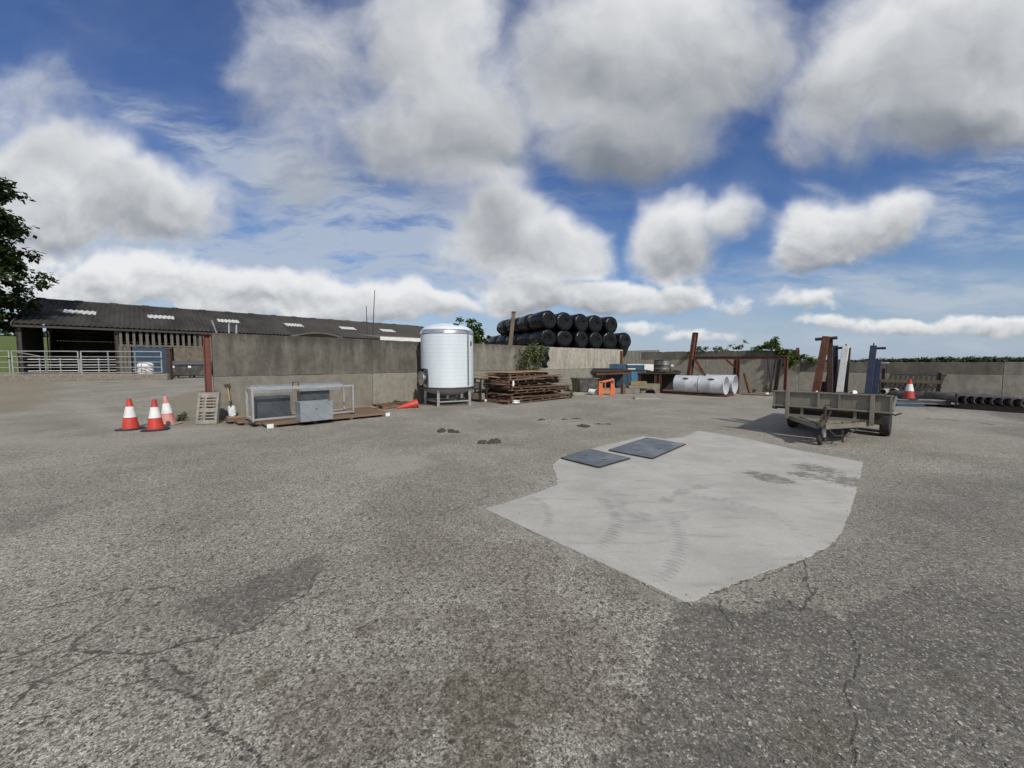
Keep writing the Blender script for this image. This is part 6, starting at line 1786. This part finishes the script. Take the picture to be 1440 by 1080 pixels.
MB().lohi((tl_(1175, ly), -.1, 0), (tl_(1193, ly), .2, .012)).build('foot_plate', MAT['dark'], b)
ly = .85
b = load('steel_stand', 'tall navy blue stand with a peg at the right of the trailer', 'stand', ly, lg)
h = zh(1226, 486, ly)
MB().bar((tl_(1221, ly), 0, .01), (tl_(1226.5, ly), .0, h), .115, .12, (0, 1, 0), .105, .11).build('upright', MAT['navy'], b, bevel=.006)
MB().tube((tl_(1228, ly), 0, h - .06), (tl_(1244, ly), 0, h - .06), .026, 10).build('peg', MAT['navy_d'], b, True)
MB().tube((tl_(1226.5, ly), 0, h), (tl_(1226.5, ly), 0, h + .05), .012, 8).build('top_pin', MAT['dark'], b)
MB().lohi((tl_(1213, ly), -.1, 0), (tl_(1230, ly), .15, .012)).build('foot_plate', MAT['navy_d'], b)
ly = 1.0
b = load('steel_stand', 'short navy blue stand with a pale peg beside the tall blue one', 'stand', ly, lg)
h = zh(1234, 506, ly)
MB().bar((tl_(1230.5, ly), 0, .01), (tl_(1234.5, ly), .0, h), .10, .12, (0, 1, 0), .095, .11).build('upright', MAT['navy'], b, bevel=.006)
MB().tube((tl_(1236, ly), 0, h - .07), (tl_(1250, ly), 0, h - .07), .024, 10).build('peg', MAT['galv'], b, True)
MB().path([(tl_(1237, ly), .0, h - .1), (tl_(1238, ly), .02, h * .5), (tl_(1238.5, ly), .05, .02)], .012, 6).build('hanging_cable', MAT['dark'], b)
MB().lohi((tl_(1226, ly), -.1, 0), (tl_(1238, ly), .15, .012)).build('foot_plate', MAT['navy_d'], b)
ly = 1.35
b = load('steel_crate', 'dark brown steel crate on the trailer behind the A-shaped stands', 'crate', ly)
x0, x1 = tl_(1149, ly), tl_(1181, ly); h = zh(1165, 537, ly)
MB().lohi((x0, 0, 0), (x1, .45, h)).build('body', MAT['rust2'], b, bevel=.01)
for x in (x0 + .02, (x0 + x1) / 2, x1 - .05): MB().lohi((x, -.014, .01), (x + .03, -.002, h - .01)).build('rib', MAT['rust2'], b)
ly = .6
for px, r, m_, lab in ((1150, .018, 'wplastic', 'small white plastic bit lying on the trailer beside the rusty stand'), (1196, .035, 'pipe', 'small black fitting on the trailer right of the white post'), (1203, .042, 'wplastic', 'crumpled white plastic on the trailer between the white and blue stands')):
    mb = MB().lathe([(r * .4, 0), (r * 1.2, r * .5), (r, r * 1.4), (r * .5, r * 2.0), (0, r * 2.1)], 10); q = random.Random(px)
    mb.v = [(x * q.uniform(.8, 1.6), y * q.uniform(.7, 1.2), z * q.uniform(.85, 1.1)) for x, y, z in mb.v]
    mb.v = [(x, y, z + .22) for x, y, z in mb.v] if False else mb.v
    o = mb.build('load_scrap', MAT[m_], None, True); o.location = TM @ Vector((tl_(px, ly), ly, DK + .28)); tag(o, lab, 'litter', 'bits lying on the load')
o = MB().lohi((-.30, -.2, 0), (.45, .25, .298)).build('timber_chock', MAT['dark'], None, bevel=.01); o.location = TM @ Vector((tl_(1200, ly), ly + .05, DK + .001)); o.rotation_euler = (0, 0, RN)
tag(o, 'dark box-shaped chock on the trailer deck under the crumpled white plastic', 'chock')
o = MB().lohi((-.1, -.1, 0), (.1, .1, .298)).build('timber_chock', MAT['dark'], None, bevel=.01); o.location = TM @ Vector((tl_(1150, ly), ly, DK + .001)); o.rotation_euler = (0, 0, RN)
tag(o, 'small dark chock on the trailer deck by the rusty stand foot', 'chock')

# more weeds and litter along the wall feet
for k, (t_, h, n, lab) in enumerate([(-7.6, .16, 5, 'small weed at the wall foot behind the long frame, left end'), (-3.9, .22, 6, 'weed tuft at the wall foot right of the broken pallet'), (-2.6, .2, 6, 'weed tuft at the wall foot left of the tank legs'), (1.2, .3, 7, 'weed tuft at the wall foot beside the narrow black rack'), (6.6, .4, 8, 'weeds at the wall foot behind the black tub')]):
    weed(lab, P0 + WD * t_ + WN * .12, h, n, 80 + k, .14)
for k, (t_, h, n, lab) in enumerate([(4.6, .25, 6, 'weed at the right wall foot seen past the white stand'), (9.2, .22, 6, 'weed at the right wall foot above the second drain pipe'), (-1.2, .3, 7, 'weed at the back wall foot behind the ducts')]):
    weed(lab, Q0 + WN * t_ - WD * .12, h, n, 90 + k, .14)
# loose grit lying on the yard
def grit():
    r = random.Random(77); vs, fs = [], []
    edge = [G(*p) for p in PATCH_PX]; edge.append(edge[0])
    def stone(x, y, z, s):
        o = len(vs); a = r.uniform(0, 6.28)
        k = [r.uniform(.6, 1.2) for _ in range(6)]
        for q in range(5):
            vs.append((x + s * k[q] * math.cos(a + q * 1.257), y + s * k[q] * math.sin(a + q * 1.257), z + s * r.uniform(.05, .35)))
        vs.append((x + s * r.uniform(-.2, .2), y + s * r.uniform(-.2, .2), z + s * r.uniform(.6, .9)))
        for q in range(5): fs.append((o + q, o + (q + 1) % 5, o + 5))
    for _ in range(2600):
        Y = 1.4 + 9 * r.random() ** 1.7; x = r.uniform(-1.4, 1.4) * Y
        g = .005 * float(wob(np.array([x]), np.array([Y]), 3, .5)[0])
        stone(x, Y, g + .002, .0035 + .008 * r.random() ** 3)
    for (a, b) in zip(edge[:-1], edge[1:]):
        L = (b - a).length
        for _ in range(int(L * 55)):
            q = a.lerp(b, r.random()); x, Y = q.x + r.gauss(0, .06), q.y + r.gauss(0, .06)
            g = .005 * float(wob(np.array([x]), np.array([Y]), 3, .5)[0])
            stone(x, Y, g + .006, .003 + .008 * r.random() ** 2)
    mb = MB(); mb.v, mb.f = vs, fs
    m, t, p = newmat('grit_stones')
    n_ = t.noise(t.pos(), 31, 2)
    t.put(p.inputs['Base Color'], t.mix(t.rng(n_, .35, .68), (.09, .085, .075), (.46, .44, .40)))
    p.inputs['Roughness'].default_value = .8
    o = mb.build('loose_grit', m); o['kind'] = 'stuff'
grit()
